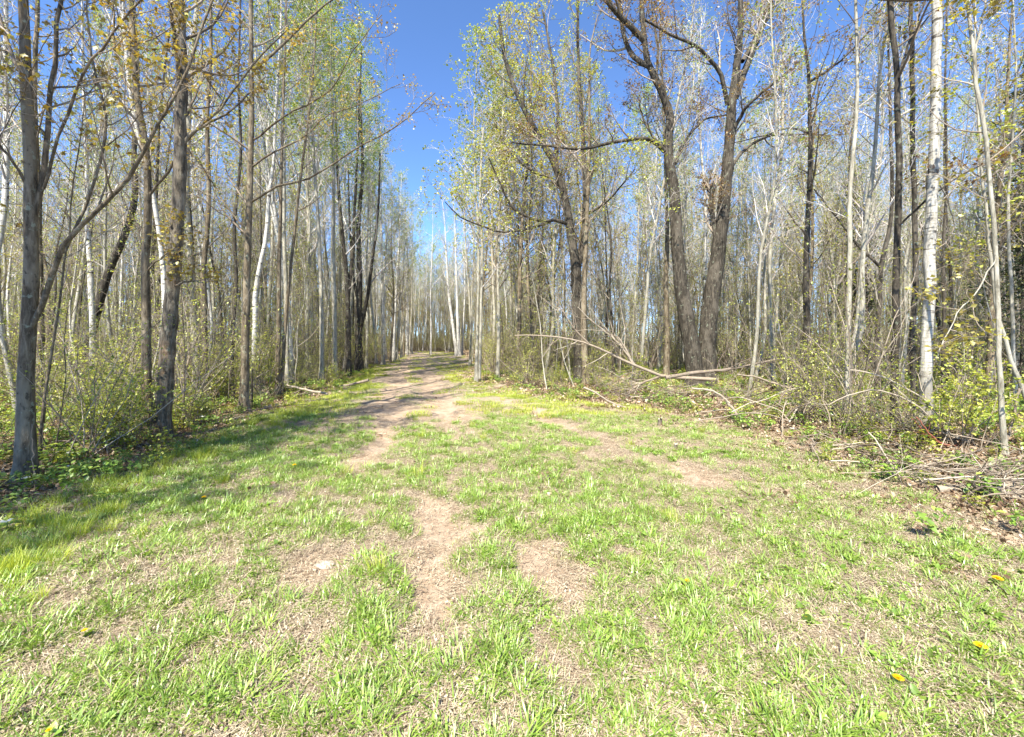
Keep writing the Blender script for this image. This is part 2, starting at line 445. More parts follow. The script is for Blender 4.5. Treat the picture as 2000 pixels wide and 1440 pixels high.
M['stone'] = plain('pale stone', [(0.1, (0.22, 0.18, 0.14)), (0.6, (0.40, 0.34, 0.275)), (1, (0.52, 0.46, 0.38))], 0.8, 30)
M['petal_yellow'] = leafmat('dandelion petals', [(0, (0.80, 0.50, 0.01)), (1, (0.90, 0.66, 0.02))], 0.2, 0.0)
M['petal_white'] = leafmat('white petals', [(0, (0.78, 0.78, 0.76)), (1, (0.86, 0.86, 0.84))], 0.3, 0.0)

def ground_material():
    m, nt = new_mat('leaf litter, thatch and trodden earth')
    tc = N_(nt, 'ShaderNodeTexCoord'); ob = tc.outputs['Object']
    ab = N_(nt, 'ShaderNodeAttribute', attribute_name='bare').outputs['Fac']
    ai = N_(nt, 'ShaderNodeAttribute', attribute_name='inside').outputs['Fac']
    n1 = noise(nt, ob, 1.1, 5, 0.6); n2 = noise(nt, ob, 34, 5, 0.7, 0.6); n3 = noise(nt, ob, 120, 4, 0.7); n4 = noise(nt, ob, 6, 5, 0.65, 0.5)
    vo = N_(nt, 'ShaderNodeTexVoronoi'); vo.inputs['Scale'].default_value = 26
    vv = N_(nt, 'ShaderNodeVectorMath', operation='ADD'); nt.links.new(ob, vv.inputs[0]); nt.links.new(n4.outputs['Color'], vv.inputs[1])
    nt.links.new(vv.outputs[0], vo.inputs['Vector'])
    sp = N_(nt, 'ShaderNodeSeparateColor'); nt.links.new(vo.outputs['Color'], sp.inputs[0])
    litter = ramp(nt, [(0.0, (0.085, 0.055, 0.038)), (0.4, (0.22, 0.155, 0.105)), (0.75, (0.34, 0.26, 0.18)), (1, (0.48, 0.40, 0.30))], sp.outputs[0]).outputs[0]
    litter = mixc(nt, mrange(nt, vo.outputs['Distance'], 0.25, 0.6), litter, (0.07, 0.05, 0.035))
    litter = mixc(nt, mrange(nt, n2.outputs[0], 0.4, 0.7, 0, 0.6), litter, (0.16, 0.12, 0.085))
    thatch = ramp(nt, [(0.28, (0.15, 0.105, 0.075)), (0.5, (0.34, 0.265, 0.195)), (0.72, (0.50, 0.42, 0.32))], n2.outputs[0]).outputs[0]
    earth = ramp(nt, [(0.25, (0.26, 0.185, 0.125)), (0.5, (0.40, 0.30, 0.215)), (0.75, (0.52, 0.42, 0.32))], n4.outputs[0]).outputs[0]
    earth = mixc(nt, mrange(nt, n3.outputs[0], 0.35, 0.75, 0, 0.5), earth, (0.22, 0.16, 0.11))
    pale = mrange(nt, n1.outputs[0], 0.60, 0.72, 0, 0.45)
    earth = mixc(nt, pale, earth, (0.62, 0.50, 0.37))
    wet = N_(nt, 'ShaderNodeMath', operation='ADD'); nt.links.new(ai, wet.inputs[0])
    s2 = N_(nt, 'ShaderNodeMath', operation='MULTIPLY'); s2.inputs[1].default_value = 0.5; nt.links.new(n4.outputs[0], s2.inputs[0]); nt.links.new(s2.outputs[0], wet.inputs[1])
    c = mixc(nt, mrange(nt, wet.outputs[0], 0.45, 0.95), litter, thatch)
    bb = N_(nt, 'ShaderNodeMath', operation='ADD'); nt.links.new(ab, bb.inputs[0])
    s3 = N_(nt, 'ShaderNodeMath', operation='MULTIPLY'); s3.inputs[1].default_value = 0.4; nt.links.new(n2.outputs[0], s3.inputs[0]); nt.links.new(s3.outputs[0], bb.inputs[1])
    c = mixc(nt, mrange(nt, bb.outputs[0], 0.38, 0.70), c, earth)
    p = N_(nt, 'ShaderNodeBsdfPrincipled'); p.inputs['Roughness'].default_value = 0.95; p.inputs['Specular IOR Level'].default_value = 0.1
    nt.links.new(c, p.inputs['Base Color'])
    hsum = N_(nt, 'ShaderNodeMath', operation='ADD'); nt.links.new(n2.outputs[0], hsum.inputs[0])
    s4 = N_(nt, 'ShaderNodeMath', operation='MULTIPLY'); s4.inputs[1].default_value = 0.5; nt.links.new(n3.outputs[0], s4.inputs[0]); nt.links.new(s4.outputs[0], hsum.inputs[1])
    bmp = N_(nt, 'ShaderNodeBump'); bmp.inputs['Strength'].default_value = 0.8; bmp.inputs['Distance'].default_value = 0.02
    nt.links.new(hsum.outputs[0], bmp.inputs['Height']); nt.links.new(bmp.outputs[0], p.inputs['Normal'])
    o = N_(nt, 'ShaderNodeOutputMaterial'); nt.links.new(p.outputs[0], o.inputs[0])
    return m
M['ground'] = ground_material()

# ------------------------------------------------------------------ ground and track
def axis(lo, hi, fine_lo, fine_hi, step, grow=1.12):
    a = list(np.arange(fine_lo, fine_hi + 1e-6, step))
    s = step; v = fine_hi
    while v < hi: s *= grow; v += s; a.append(min(v, hi))
    s = step; v = fine_lo; b = []
    while v > lo: s *= grow; v -= s; b.append(max(v, lo))
    return np.array(b[::-1] + a)
gx = axis(-420, 420, -7.5, 7.0, 0.06); gy = axis(-80, 600, 0.8, 13.0, 0.06, 1.05)
GX, GY = np.meshgrid(gx, gy, indexing='ij')
GZ = height(GX.ravel(), GY.ravel()); B = bare(GX.ravel(), GY.ravel()); I = sstep(-0.8, 0.6, inside(GX.ravel(), GY.ravel()) + 0.35 * vnoise(GX.ravel(), GY.ravel(), 0.8, 31))
V = np.stack([GX.ravel(), GY.ravel(), GZ], -1)
idx = np.arange(len(V)).reshape(GX.shape)
quads = np.stack([idx[:-1, :-1], idx[1:, :-1], idx[1:, 1:], idx[:-1, 1:]], -1).reshape(-1, 4)
cen = V[quads].mean(1)
ontrack = (np.abs(cen[:, 0] - XT(cen[:, 1])) < 1.35 + 0.15 * vnoise(cen[:, 0], cen[:, 1], 1.0, 41)) & (cen[:, 1] > 1.0) & (cen[:, 1] < 60)
for nm, sel in (('ground', ~ontrack), ('dirt_track', ontrack)):
    q = quads[sel]; used, inv = np.unique(q, return_inverse=True); q = inv.reshape(-1, 4)
    g = Geo(); g.add(V[used], q)
    me = g.mesh(nm, M['ground'])
    for an, arr in (('bare', B), ('inside', I)):
        a = me.attributes.new(an, 'FLOAT', 'POINT'); a.data.foreach_set('value', arr[used])
    o = link(nm, me)
    tag(o, 'leaf strewn clearing floor and woodland ground' if nm == 'ground' else 'worn earth track with two wheel ruts leading into the woods', None, None, 'structure')

# ------------------------------------------------------------------ trees
def grow_tree(rng, trunk, tr, limbs=(), bark_m='bark_grey', twig_m='twig_brown', leaf_m='leaf_olive', n1=26, n2=5, n3=4,
              t0=0.35, t1=0.98, len1=2.6, ang1=55, up1=0.5, leafn=3, leaf_s=0.06, tmpl=LEAF_D, leafn2=0, sides=9, tube_n=28,
              limb_n2=5, twr=0.0035, spread=0.03, len2=0.42, len3=0.42, rough=0.035, extra_leaf=None, flare=1.75, lenfall=0.6, gamma=0.9):
    """returns list of (part name, Geo, material)"""
    parts = []
    g = Geo()
    P, R = resample(trunk, tr, tube_n, rng, 0.006)
    hgt = P[:, 2] - P[0, 2]
    R = R * (1 + (flare - 1) * np.exp(-np.maximum(hgt, 0) / 0.25))
    tubes(P, R, sides, g, 0, rough=rough, rng=rng)
    parts.append(('trunk', g, M[bark_m]))
    carriers = []          # level-1 lines that carry twigs
    for (lp, lr) in limbs:
        gl = Geo()
        LP, LR = resample(lp, lr, 14, rng, 0.008)
        tubes(LP, LR, 7, gl, 0, rough=rough, rng=rng)
        parts.append(('limb', gl, M[bark_m]))
        carriers.append((LP, LR))
    gt = Geo()
    Q1, R1 = spawn(rng, P[None], R[None], n1, t0, t1, len1, ang1, up1, 8, 0.42, 0.2, 0.10, gamma, rmin=0.006, lenfall=lenfall)
    R1 = R1 * np.minimum(1.0, 0.028 / R1[:, :1])
    tubes(Q1, R1, 5, gt, 0, tint=rng.rand(len(Q1)))
    if carriers:
        LC = np.stack([c[0][:: 1] for c in carriers]); LRC = np.stack([c[1] for c in carriers])
        Lmean = float(np.mean([np.linalg.norm(np.diff(c[0], axis=0), axis=1).sum() for c in carriers]))
        Q1b, R1b = spawn(rng, LC, LRC, limb_n2, 0.25, 1.0, Lmean * 0.42, 48, 0.45, 8, 0.5, 0.2, 0.10, 1.0, rmin=0.006)
        tubes(Q1b, R1b, 5, gt, 0, tint=rng.rand(len(Q1b)))
        Q1 = np.concatenate([Q1, Q1b]); R1 = np.concatenate([R1, R1b])
    L1 = np.linalg.norm(Q1[:, -1] - Q1[:, 0], axis=1)
    # two length classes keep the batch simple while short branches get short twigs
    order = np.argsort(L1); halves = np.array_split(order, 3)
    C = []
    for h in halves:
        if len(h) == 0: continue
        l = float(L1[h].mean())
        Q2, R2 = spawn(rng, Q1[h], R1[h], n2, 0.2, 1.0, l * len2 * 1.4, 50, 0.25, 6, 0.6, 0.3, 0.17, 1.0, rmin=twr * 1.25)
        tubes(Q2, R2, 4, gt, 0, tint=rng.rand(len(Q2)))
        Q3, R3 = spawn(rng, Q2, R2, n3, 0.15, 1.0, l * len2 * len3 * 1.5, 46, 0.2, 4, 0.7, 0.5, 0.18, 1.0, rmin=twr)
        tubes(Q3, R3, 3, gt, 0, tint=rng.rand(len(Q3)))
        if leafn: C.append(along(rng, Q3, leafn, 0.72, spread))
        if leafn2: C.append(along(rng, Q2, leafn2, 0.4, spread))
    parts.append(('twigs', gt, M[twig_m]))
    if C:
        gf = Geo(); C = np.concatenate(C)
        leaves(rng, C, leaf_s, gf, tmpl)
        parts.append(('foliage', gf, M[leaf_m]))
    return parts

def build(name, label, cat, loc, parts, group=None, rz=0.0):
    root = thing(name, label, cat, loc, rz, group)
    for (pn, g, mt) in parts:
        o = link(pn, g.mesh(pn, mt), root)
        if pn in ('twigs', 'foliage'): o['kind'] = 'stuff'
    return root

def straight(rng, H, lean=0.03, wob=0.12, n=7, fork=0):
    z = np.linspace(-0.15, H, n)
    P = np.zeros((n, 3)); P[:, 2] = z
    P[1:, :2] += np.cumsum(rng.normal(0, wob, (n - 1, 2)), axis=0) * 0.6 + rng.normal(0, lean, 2) * z[1:, None]
    P[:, :2] -= P[0, :2]
    return P
def taper(r, n=7, top=0.15): return r * np.linspace(1, top, n) ** 0.9

# ---- heroes: trunks traced at their own distances
def hero(name, label, base, pts, w, D=None, top=None, H=16.0, limbs=(), seed=0, wtop=None, ydrift=0.0, cat='tree', **kw):
    """base/pts in photograph pixels; w = trunk width px at the foot; limbs = [(pts, w0, w1)]"""
    rng = np.random.RandomState(seed)
    if D is None:
        b = ground_at(*base); D = b[1]
    else:
        x = (base[0] - 1000) / F * D; b = np.array([x, D, gz(x, D)])
    W = [b + np.array([0, 0, -0.12])]
    for p in pts:
        W.append(at(p[0], p[1], D))
    W = np.array(W)
    # carry the stem on above the picture to its full height
    zt = W[-1, 2]
    if zt < H - 1:
        d = norm(W[-1] - W[-2]) * 0.6 + np.array([0, 0, 0.6])
        d /= d[2]
        W = np.vstack([W, W[-1] + d * (H - zt) * 0.5, W[-1] + d * (H - zt) + rng.normal(0, .2, 3)])
    dr = np.linspace(0, 1, len(W)) * ydrift
    W[:, 1] += dr
    def wide(px): return 1.0 / math.sqrt(1 + ((px - 1000.0) / F) ** 2)
    r0 = w / F * D / 2 * wide(base[0])
    zz = np.clip((W[:, 2] - b[2]) / (H - b[2]), 0, 1)
    rr = r0 * (1 - 0.86 * zz ** 0.85)
    if wtop: rr = r0 * (1 - (1 - wtop) * zz)
    LL = []
    for (lp, w0, w1, *dd) in limbs:
        dd = dd[0] if dd else rng.uniform(-0.12, 0.12)
        n = len(lp)
        lw = np.array([at(q[0], q[1], D * (1 + dd * (i / (n - 1)))) for i, q in enumerate(lp)])
        LL.append((lw - b, np.linspace(w0, w1, n) / F * D / 2 * wide(lp[0][0])))
    parts = grow_tree(rng, W - b, rr, LL, **kw)
    return build(name, label, cat, b, parts)

ORANGE = dict(leaf_m='leaf_orange', leaf_s=0.058, tmpl=LEAF_M)
hero('maple_tree', 'smooth grey maple at the far left edge with low arching limb and orange young leaves', (50, 938),
     [(49, 800), (55, 650), (60, 500), (60, 300), (50, 150), (45, 0), (38, -200)], 44, seed=1, H=11, bark_m='bark_grey', twr=0.0022,
     limbs=[([(56, 650), (90, 580), (112, 505), (150, 450), (205, 400), (262, 335), (290, 270), (345, 190), (392, 60), (430, -60)], 16, 5, -.05),
            ([(125, 495), (150, 440), (182, 360), (212, 240), (186, 140), (170, 40), (178, -60)], 9, 4, .1),
            ([(66, 420), (78, 370), (90, 300), (96, 200), (108, 100), (118, 0), (125, -120)], 16, 9, .05),
            ([(85, 370), (150, 170), (200, 90), (260, 20), (320, -60)], 8, 4, -.1),
            ([(60, 380), (20, 310), (-30, 250), (-90, 180)], 8, 4, -.1)],
     n1=16, n2=5, n3=4, t0=0.4, len1=1.9, leafn=2, limb_n2=9, **{**ORANGE, 'leaf_s': .055})
hero('young_maple', 'thin leaning sapling stem just right of the leftmost grey maple', (76, 905), [(85, 800), (100, 700), (118, 580), (132, 480), (140, 380), (160, 250)], 9, seed=2, H=5.5,
     n1=12, n2=3, n3=3, t0=.4, len1=1.1, leafn=1, tube_n=16, **ORANGE)
hero('grey_tree', 'grey trunk standing behind the leftmost maple, pale bark higher up', (76, 790), [(78, 650), (76, 500), (74, 350), (68, 200), (72, 50), (75, -100)], 22, seed=3, bark_m='bark_grey', n1=18, len1=2.2, leafn=2, leaf_m='leaf_olive')
hero('leaning_tree', 'dark mossy tree leaning to the right with pale patches, left woods', (160, 735), [(172, 680), (186, 620), (212, 530), (246, 455), (264, 380), (262, 300), (270, 180), (262, 0)], 27, D=14, seed=4, bark_m='bark_dark', n1=14, len1=2.4, leafn=1, H=14)
hero('birch_tree', 'pale birch rising behind the leaning dark tree, left woods', (182, 742), [(180, 600), (172, 450), (168, 300), (163, 150), (160, 0)], 17, D=13, seed=5, bark_m='bark_birch', twig_m='twig_pale', n1=20, len1=2.2, leafn=1, leaf_m='leaf_green', H=15)
hero('maple_tree', 'straight dark grey trunk left of the rotting trunk, bases touching', (290, 852), [(286, 740), (286, 640), (283, 520), (289, 400), (284, 280), (268, 190), (262, 100), (257, 0), (250, -150)], 24, seed=6, H=14,
     bark_m='bark_grey', n1=20, len1=2.4, t0=.3, leafn=3, twr=.0028,
     limbs=[([(290, 385), (330, 330), (370, 270), (430, 210), (500, 120), (560, 60)], 7, 3, -.05), ([(276, 200), (240, 150), (225, 80), (220, 0)], 8, 4), ([(287, 530), (320, 500), (350, 470)], 5, 2)], **ORANGE)
hero('rotting_tree', 'thick trunk with peeling bark and orange rotten wood at its foot', (313, 858), [(318, 800), (325, 720), (331, 640), (338, 560), (343, 480), (348, 400), (353, 280), (356, 150), (352, 50), (350, -80)], 36, seed=7, H=11, wtop=.4,
     bark_m='bark_snag', n1=14, len1=2.0, t0=.45, leafn=2, leaf_m='leaf_orange', rough=.07, twr=.0028, sides=14, tube_n=44,
     limbs=[([(352, 300), (366, 270), (400, 245), (450, 215), (520, 150)], 9, 3), ([(352, 150), (342, 80), (330, 0)], 12, 6), ([(340, 560), (365, 550), (395, 552)], 5, 3)])
hero('maple_tree', 'tall slim light grey maple with long branches reaching over the track', (475, 806), [(478, 720), (481, 600), (484, 480), (489, 340), (492, 200), (491, 80), (490, -100)], 20, seed=8, H=15, bark_m='bark_grey', twr=.0028,
     n1=16, n2=5, n3=4, t0=.25, len1=2.6, leafn=2, leaf_m='leaf_orange', leaf_s=.05, limb_n2=9,
     limbs=[([(490, 395), (540, 365), (610, 345), (680, 300), (745, 265), (800, 225), (850, 180)], 5.5, 1.5, -.08),
            ([(494, 325), (530, 300), (590, 270), (640, 225), (700, 205), (780, 165)], 5, 1.5, .1),
            ([(492, 275), (560, 225), (640, 180), (690, 100), (745, 30)], 4.5, 1.5, -.1),
            ([(490, 140), (550, 90), (610, 30), (680, -20)], 7, 3, 0), ([(492, 60), (430, 0), (380, -60)], 6, 3),
            ([(478, 445), (440, 400), (400, 330)], 5, 2)])
hero('broken_post', 'short dead broken stem standing beside the slim grey maple', (491, 795), [(492, 722)], 9, seed=9, D=9.8, H=CAMZ - (722 - HZ) / F * 9.8, bark_m='bark_dark', n1=0 + 1, len1=.1, leafn=0, n2=1, n3=1, cat='dead stem', tube_n=10)
hero('grey_tree', 'slim grey tree behind the rotting trunk, left woods', (402, 778), [(400, 650), (398, 520), (408, 400), (405, 250), (412, 100), (410, -50)], 15, seed=10, n1=22, len1=2.2, leafn=2)
hero('dark_tree', 'dark stem with a kink left of the tall slim maple', (452, 775), [(455, 640), (462, 560), (458, 450), (470, 300), (466, 150), (470, 0)], 10, seed=11, bark_m='bark_dark', n1=18, len1=2.0, leafn=1)
hero('birch_tree', 'bent pale birch curving right behind the slim maple', (492, 770), [(498, 640), (500, 560), (520, 470), (524, 400), (534, 320), (540, 200), (548, 60), (550, -60)], 13, D=13, seed=12, bark_m='bark_birch', twig_m='twig_pale', n1=18, len1=2.2, leafn=1, leaf_m='leaf_green')
hero('grey_tree', 'left stem of a pair of thin grey trees between slim maple and the track', (541, 772), [(544, 650), (545, 520), (548, 400), (552, 250), (556, 100), (560, -20)], 11, seed=13, n1=22, len1=1.9, leafn=2, leaf_m='leaf_green', leaf_s=.05)
hero('grey_tree', 'right stem of a pair of thin grey trees leaning towards the track', (549, 768), [(556, 650), (566, 540), (578, 430), (592, 310), (606, 200), (616, 80), (620, -40)], 9, seed=14, n1=22, len1=1.9, leafn=2, leaf_m='leaf_green', leaf_s=.05)
GREEN = dict(leaf_m='leaf_green', leaf_s=.085, bark_m='bark_aspen', twig_m='twig_pale')
hero('dark_tree', 'leftmost of the dark trunks by the track bend, forked above', (680, 736), [(680, 640), (678, 560), (668, 450), (660, 350), (655, 200), (650, 60)], 13, seed=15, H=16, bark_m='bark_dark', n1=22, twig_m='twig_pale', len1=2.2, leafn=2, t0=.25, leaf_m='leaf_green', leaf_s=.07,
     limbs=[([(680, 580), (690, 480), (694, 380), (700, 260), (702, 150)], 8, 3)])
hero('dark_tree', 'dark trunk with upright forks, right one beside the track bend', (702, 729), [(700, 640), (702, 540), (700, 440), (708, 330), (704, 200), (706, 90)], 17, seed=16, H=16, bark_m='bark_dark', n1=22, twig_m='twig_pale', len1=2.1, leafn=2, t0=.25, leaf_m='leaf_green', leaf_s=.07,
     limbs=[([(704, 640), (716, 590), (728, 500), (738, 420), (742, 300)], 9, 3), ([(700, 590), (690, 540), (684, 460), (680, 330)], 7, 3)])
hero('birch_tree', 'white birch with dark foot on left edge of the distant track', (748, 714), [(748, 640), (746, 560), (745, 470), (744, 380), (746, 300), (742, 240)], 8, seed=17, H=15.5, bark_m='bark_birch', twig_m='twig_pale', n1=30, len1=1.9, leafn=2, t0=.3, leaf_m='leaf_green')
hero('birch_tree', 'white birch leaning right over the left side of distant track', (769, 704), [(770, 640), (774, 560), (779, 480), (782, 400), (784, 340)], 7, seed=18, H=15.5, bark_m='bark_birch', twig_m='twig_pale', n1=30, len1=1.9, leafn=2, t0=.3, leaf_m='leaf_green')
# birch clump at the bend and lone birches closing the view
hero('birch_tree', 'white birch leaning left, left stem of the clump at bend', (893, 692), [(885, 640), (876, 570), (872, 500), (868, 430), (862, 380)], 7.5, D=42, seed=19, H=17, bark_m='bark_birch', twig_m='twig_pale', n1=26, len1=2.2, leafn=1, leaf_m='leaf_green')
hero('birch_tree', 'straight white birch, middle stem of the clump at bend', (897, 692), [(894, 630), (892, 560), (890, 490), (888, 430), (884, 380)], 7.5, D=42, seed=20, H=17, bark_m='bark_birch', twig_m='twig_pale', n1=26, len1=2.2, leafn=1, leaf_m='leaf_green')
hero('birch_tree', 'thinner white birch, right stem of the clump at bend', (902, 692), [(905, 630), (908, 560), (905, 480), (906, 420)], 4.5, D=43, seed=21, H=16, bark_m='bark_birch', twig_m='twig_pale', n1=26, len1=2.0, leafn=1, leaf_m='leaf_olive')
hero('birch_tree', 'lone white birch closing the view right of the track end', (841, 692), [(842, 640), (841, 580), (843, 520), (845, 460)], 4.5, D=46, seed=22, H=17, bark_m='bark_birch', twig_m='twig_pale', n1=26, len1=2, leafn=1, leaf_m='leaf_green')
hero('birch_tree', 'lone white birch closing the view left of the track end', (794, 690), [(794, 640), (795, 580), (796, 520), (796, 470)], 4, D=50, seed=23, H=15, bark_m='bark_birch', twig_m='twig_pale', n1=26, len1=2, leafn=1, leaf_m='leaf_green')
# right of the track
hero('aspen_tree', 'pale twin aspen beside the right edge of the track', (930, 746), [(932, 650), (934, 560), (934, 450), (928, 340), (926, 230), (930, 150)], 7, seed=24, H=14, n1=34, len1=2.2, leafn=4, t0=.35, limbs=[([(937, 740), (940, 600), (942, 480), (938, 380), (944, 250)], 6, 4)], **GREEN)
hero('aspen_tree', 'thin pale aspen behind the shrubs between track and maple', (972, 742), [(974, 620), (973, 520), (976, 400), (980, 280), (984, 150), (985, 50)], 8, seed=25, D=17, H=15, n1=34, len1=2.3, leafn=4, t0=.35, **{**GREEN, 'leaf_m': 'leaf_olive'})
hero('maple_tree', 'dark crooked maple with low boughs of yellow green leaves near the track', (1136, 748), [(1130, 660), (1127, 600), (1124, 520), (1112, 440), (1101, 375), (1083, 320), (1060, 280), (1035, 235), (1008, 180), (985, 110), (975, 30)], 27, D=15, seed=26, H=14.5, bark_m='bark_dark', n1=26, n2=6, n3=5, len1=2.4, t0=.35, leafn=3, leaf_m='leaf_yellow', leaf_s=.07, limb_n2=11, sides=11,
     limbs=[([(1120, 560), (1140, 470), (1143, 380), (1138, 260), (1130, 140), (1128, 0)], 14, 5, .04),
            ([(1112, 438), (1085, 430), (1060, 432), (1030, 424), (1000, 405), (978, 360), (955, 310)], 8, 2.5, -.1),
            ([(1075, 432), (1040, 445), (990, 454), (950, 445), (900, 425), (870, 395)], 5, 1.5, -.15),
            ([(1100, 370), (1070, 345), (1040, 335), (1000, 300), (965, 240)], 8, 3, .1),
            ([(1143, 420), (1170, 405), (1195, 385), (1240, 330)], 6, 2, -.1),
            ([(1085, 325), (1090, 240), (1080, 130), (1060, 20)], 9, 4, .1)])
hero('grey_tree', 'short pale grey trunk touching the crooked maple on its right', (1147, 750), [(1142, 690), (1140, 620), (1142, 540), (1146, 430), (1150, 300), (1152, 150)], 15, D=14.5, seed=27, H=13, bark_m='bark_grey', n1=18, len1=1.9, leafn=2, leaf_m='leaf_yellow')
hero('big_maple', 'massive left leaning trunk of the twin big maples with crooked top', (1362, 745), [(1352, 690), (1342, 630), (1328, 540), (1321, 450), (1316, 370), (1305, 290), (1308, 225), (1292, 178), (1266, 125), (1259, 78), (1252, 0), (1245, -100)], 38, D=13.5, seed=28, H=14.5, bark_m='bark_dark', n1=12, n2=6, n3=5, len1=2.6, t0=.5, leafn=3, leaf_m='leaf_red', leaf_s=.06, limb_n2=10, sides=14, tube_n=48, rough=.05,
     limbs=[([(1268, 130), (1236, 110), (1218, 70), (1212, 20), (1205, -60)], 12, 6, .06), ([(1259, 80), (1219, 40), (1181, 0), (1140, -50)], 13, 6, -.05),
            ([(1300, 297), (1270, 272), (1244, 271), (1181, 281), (1134, 292), (1070, 285), (1000, 278)], 10, 3, -.1),
            ([(1300, 297), (1275, 265), (1258, 235), (1245, 190)], 6, 3, .1), ([(1318, 320), (1335, 280), (1375, 235), (1420, 225)], 8, 3, .1),
            ([(1280, 162), (1285, 100), (1275, 30), (1270, -60)], 7, 3, .1)])
hero('big_maple', 'massive right trunk of the twin big maples, splitting into upright boughs', (1376, 748), [(1380, 690), (1384, 620), (1396, 540), (1408, 450), (1418, 360), (1426, 260), (1430, 200), (1438, 140), (1446, 62), (1446, 0), (1440, -120)], 42, D=13.8, seed=29, H=15, bark_m='bark_dark', n1=12, n2=6, n3=5, len1=2.6, t0=.5, leafn=3, leaf_m='leaf_red', leaf_s=.06, limb_n2=10, sides=14, tube_n=48, rough=.05,
     limbs=[([(1421, 205), (1408, 145), (1378, 108), (1350, 84), (1312, 69), (1260, 40)], 10, 4, -.08), ([(1436, 190), (1456, 135), (1481, 72), (1500, 15), (1530, -60)], 16, 8, .05),
            ([(1430, 262), (1448, 225), (1462, 205), (1500, 172), (1545, 135)], 9, 4, -.08), ([(1425, 335), (1452, 295), (1500, 266), (1560, 262), (1620, 265)], 8, 3, .1),
            ([(1400, 500), (1396, 450), (1389, 400), (1392, 358)], 12, 9, 0), ([(1450, 120), (1480, 60), (1490, -20)], 10, 5, .1)])
hero('grey_tree', 'slim grey trunk just left of the twin big maples', (1302, 740), [(1303, 660), (1301, 560), (1303, 460), (1300, 350), (1296, 220), (1290, 60)], 13, D=15.5, seed=30, H=15, bark_m='bark_grey', n1=20, len1=2, leafn=2)
hero('dark_tree', 'dark straight trunk in the woods right of the twin maples', (1578, 745), [(1576, 640), (1574, 540), (1578, 440), (1582, 330), (1582, 200), (1574, 100), (1566, 0), (1560, -90)], 19, D=11, seed=31, H=12, bark_m='bark_dark', n1=16, len1=2.3, leafn=2, leaf_m='leaf_red', t0=.3,
     limbs=[([(1582, 260), (1540, 250), (1500, 262), (1430, 280)], 6, 2, .1), ([(1582, 160), (1640, 120), (1700, 60)], 6, 3)])
hero('aspen_tree', 'slim pale aspen rising from the brush heap edge, right side', (1656, 822), [(1655, 740), (1657, 640), (1660, 540), (1660, 430), (1664, 330), (1674, 220), (1674, 120), (1672, 0), (1672, -120)], 14, seed=32, H=13, n1=18, len1=1.9, leafn=2, t0=.45, bark_m='bark_aspen', twig_m='twig_brown', leaf_m='leaf_olive')
hero('dark_tree', 'forked dark tree, fork open to the left at eye height, right woods', (1716, 760), [(1714, 660), (1718, 580), (1721, 520), (1735, 460), (1742, 400), (1740, 250), (1736, 100)], 14, D=11, seed=33, H=13, bark_m='bark_dark', n1=14, len1=2, leafn=2, limbs=[([(1720, 522), (1692, 495), (1668, 470), (1630, 420), (1590, 370)], 8, 3, .05)])
hero('dark_tree', 'two toned dark trunk left of the tall birch on the right', (1747, 832), [(1748, 720), (1750, 600), (1753, 480), (1756, 360), (1753, 220), (1754, 150), (1744, 60), (1735, -60)], 17, seed=34, H=13, wtop=.5, bark_m='bark_dark', n1=16, len1=2.2, leafn=2, leaf_m='leaf_red', t0=.4, limbs=[([(1755, 150), (1775, 90), (1800, 20), (1820, -50)], 8, 3, .1), ([(1757, 440), (1800, 400), (1850, 360), (1920, 320)], 6, 3, -.1)])
hero('dark_tree', 'nearly black straight trunk touching the tall birch from behind', (1787, 838), [(1784, 740), (1782, 640), (1789, 560), (1787, 450), (1784, 330), (1782, 180), (1780, 0), (1780, -100)], 14, D=8.4, seed=35, H=13, wtop=.5, bark_m='bark_dark', n1=14, len1=2.2, leafn=1, t0=.45)
hero('birch_tree', 'tall white barked birch, thickest pale trunk on the right side', (1808, 842), [(1808, 740), (1812, 640), (1816, 540), (1819, 430), (1823, 320), (1828, 200), (1830, 90), (1830, 0), (1832, -140)], 27, seed=36, H=14, wtop=.55, bark_m='bark_shaded_birch', twig_m='twig_brown', n1=14, len1=2.2, leafn=2, leaf_m='leaf_olive', t0=.5, sides=16, tube_n=44,
     limbs=[([(1822, 330), (1845, 380), (1860, 420), (1880, 500)], 5, 2, 0.1)])
hero('aspen_tree', 'slim pale trunk with a slight kink, second from the right edge', (1963, 893), [(1957, 800), (1952, 700), (1950, 600), (1946, 500), (1938, 400), (1930, 300), (1912, 200), (1900, 100), (1893, 0), (1890, -120)], 13, seed=37, H=9.5, wtop=.5, bark_m='bark_aspen', twig_m='twig_brown', n1=18, len1=1.4, leafn=2, leaf_m='leaf_olive', t0=.3, twr=.0025,
     limbs=[([(1946, 500), (1925, 545), (1900, 580), (1870, 610), (1850, 655), (1830, 700)], 4, 2, -.1), ([(1900, 110), (1915, 60), (1925, 0)], 7, 4, 0)])
hero('aspen_tree', 'leaning pale sapling trunk running off the right edge of the picture', (2030, 850), [(2005, 780), (1980, 720), (1962, 660), (1945, 590), (1935, 500), (1925, 400), (1915, 300)], 13, D=6.8, seed=38, H=9, bark_m='bark_aspen', twig_m='twig_brown', n1=16, len1=1.4, leafn=3, leaf_m='leaf_yellow', t0=.25, twr=.0025)
hero('aspen_tree', 'pale crooked aspen with forked top near the top right corner', (1985, 800), [(1978, 650), (1972, 500), (1968, 400), (1978, 280), (1984, 180), (1982, 60), (1975, -60)], 11, D=9, seed=39, H=13, bark_m='bark_aspen', twig_m='twig_pale', n1=18, len1=1.9, leafn=3, leaf_m='leaf_green', t0=.35)
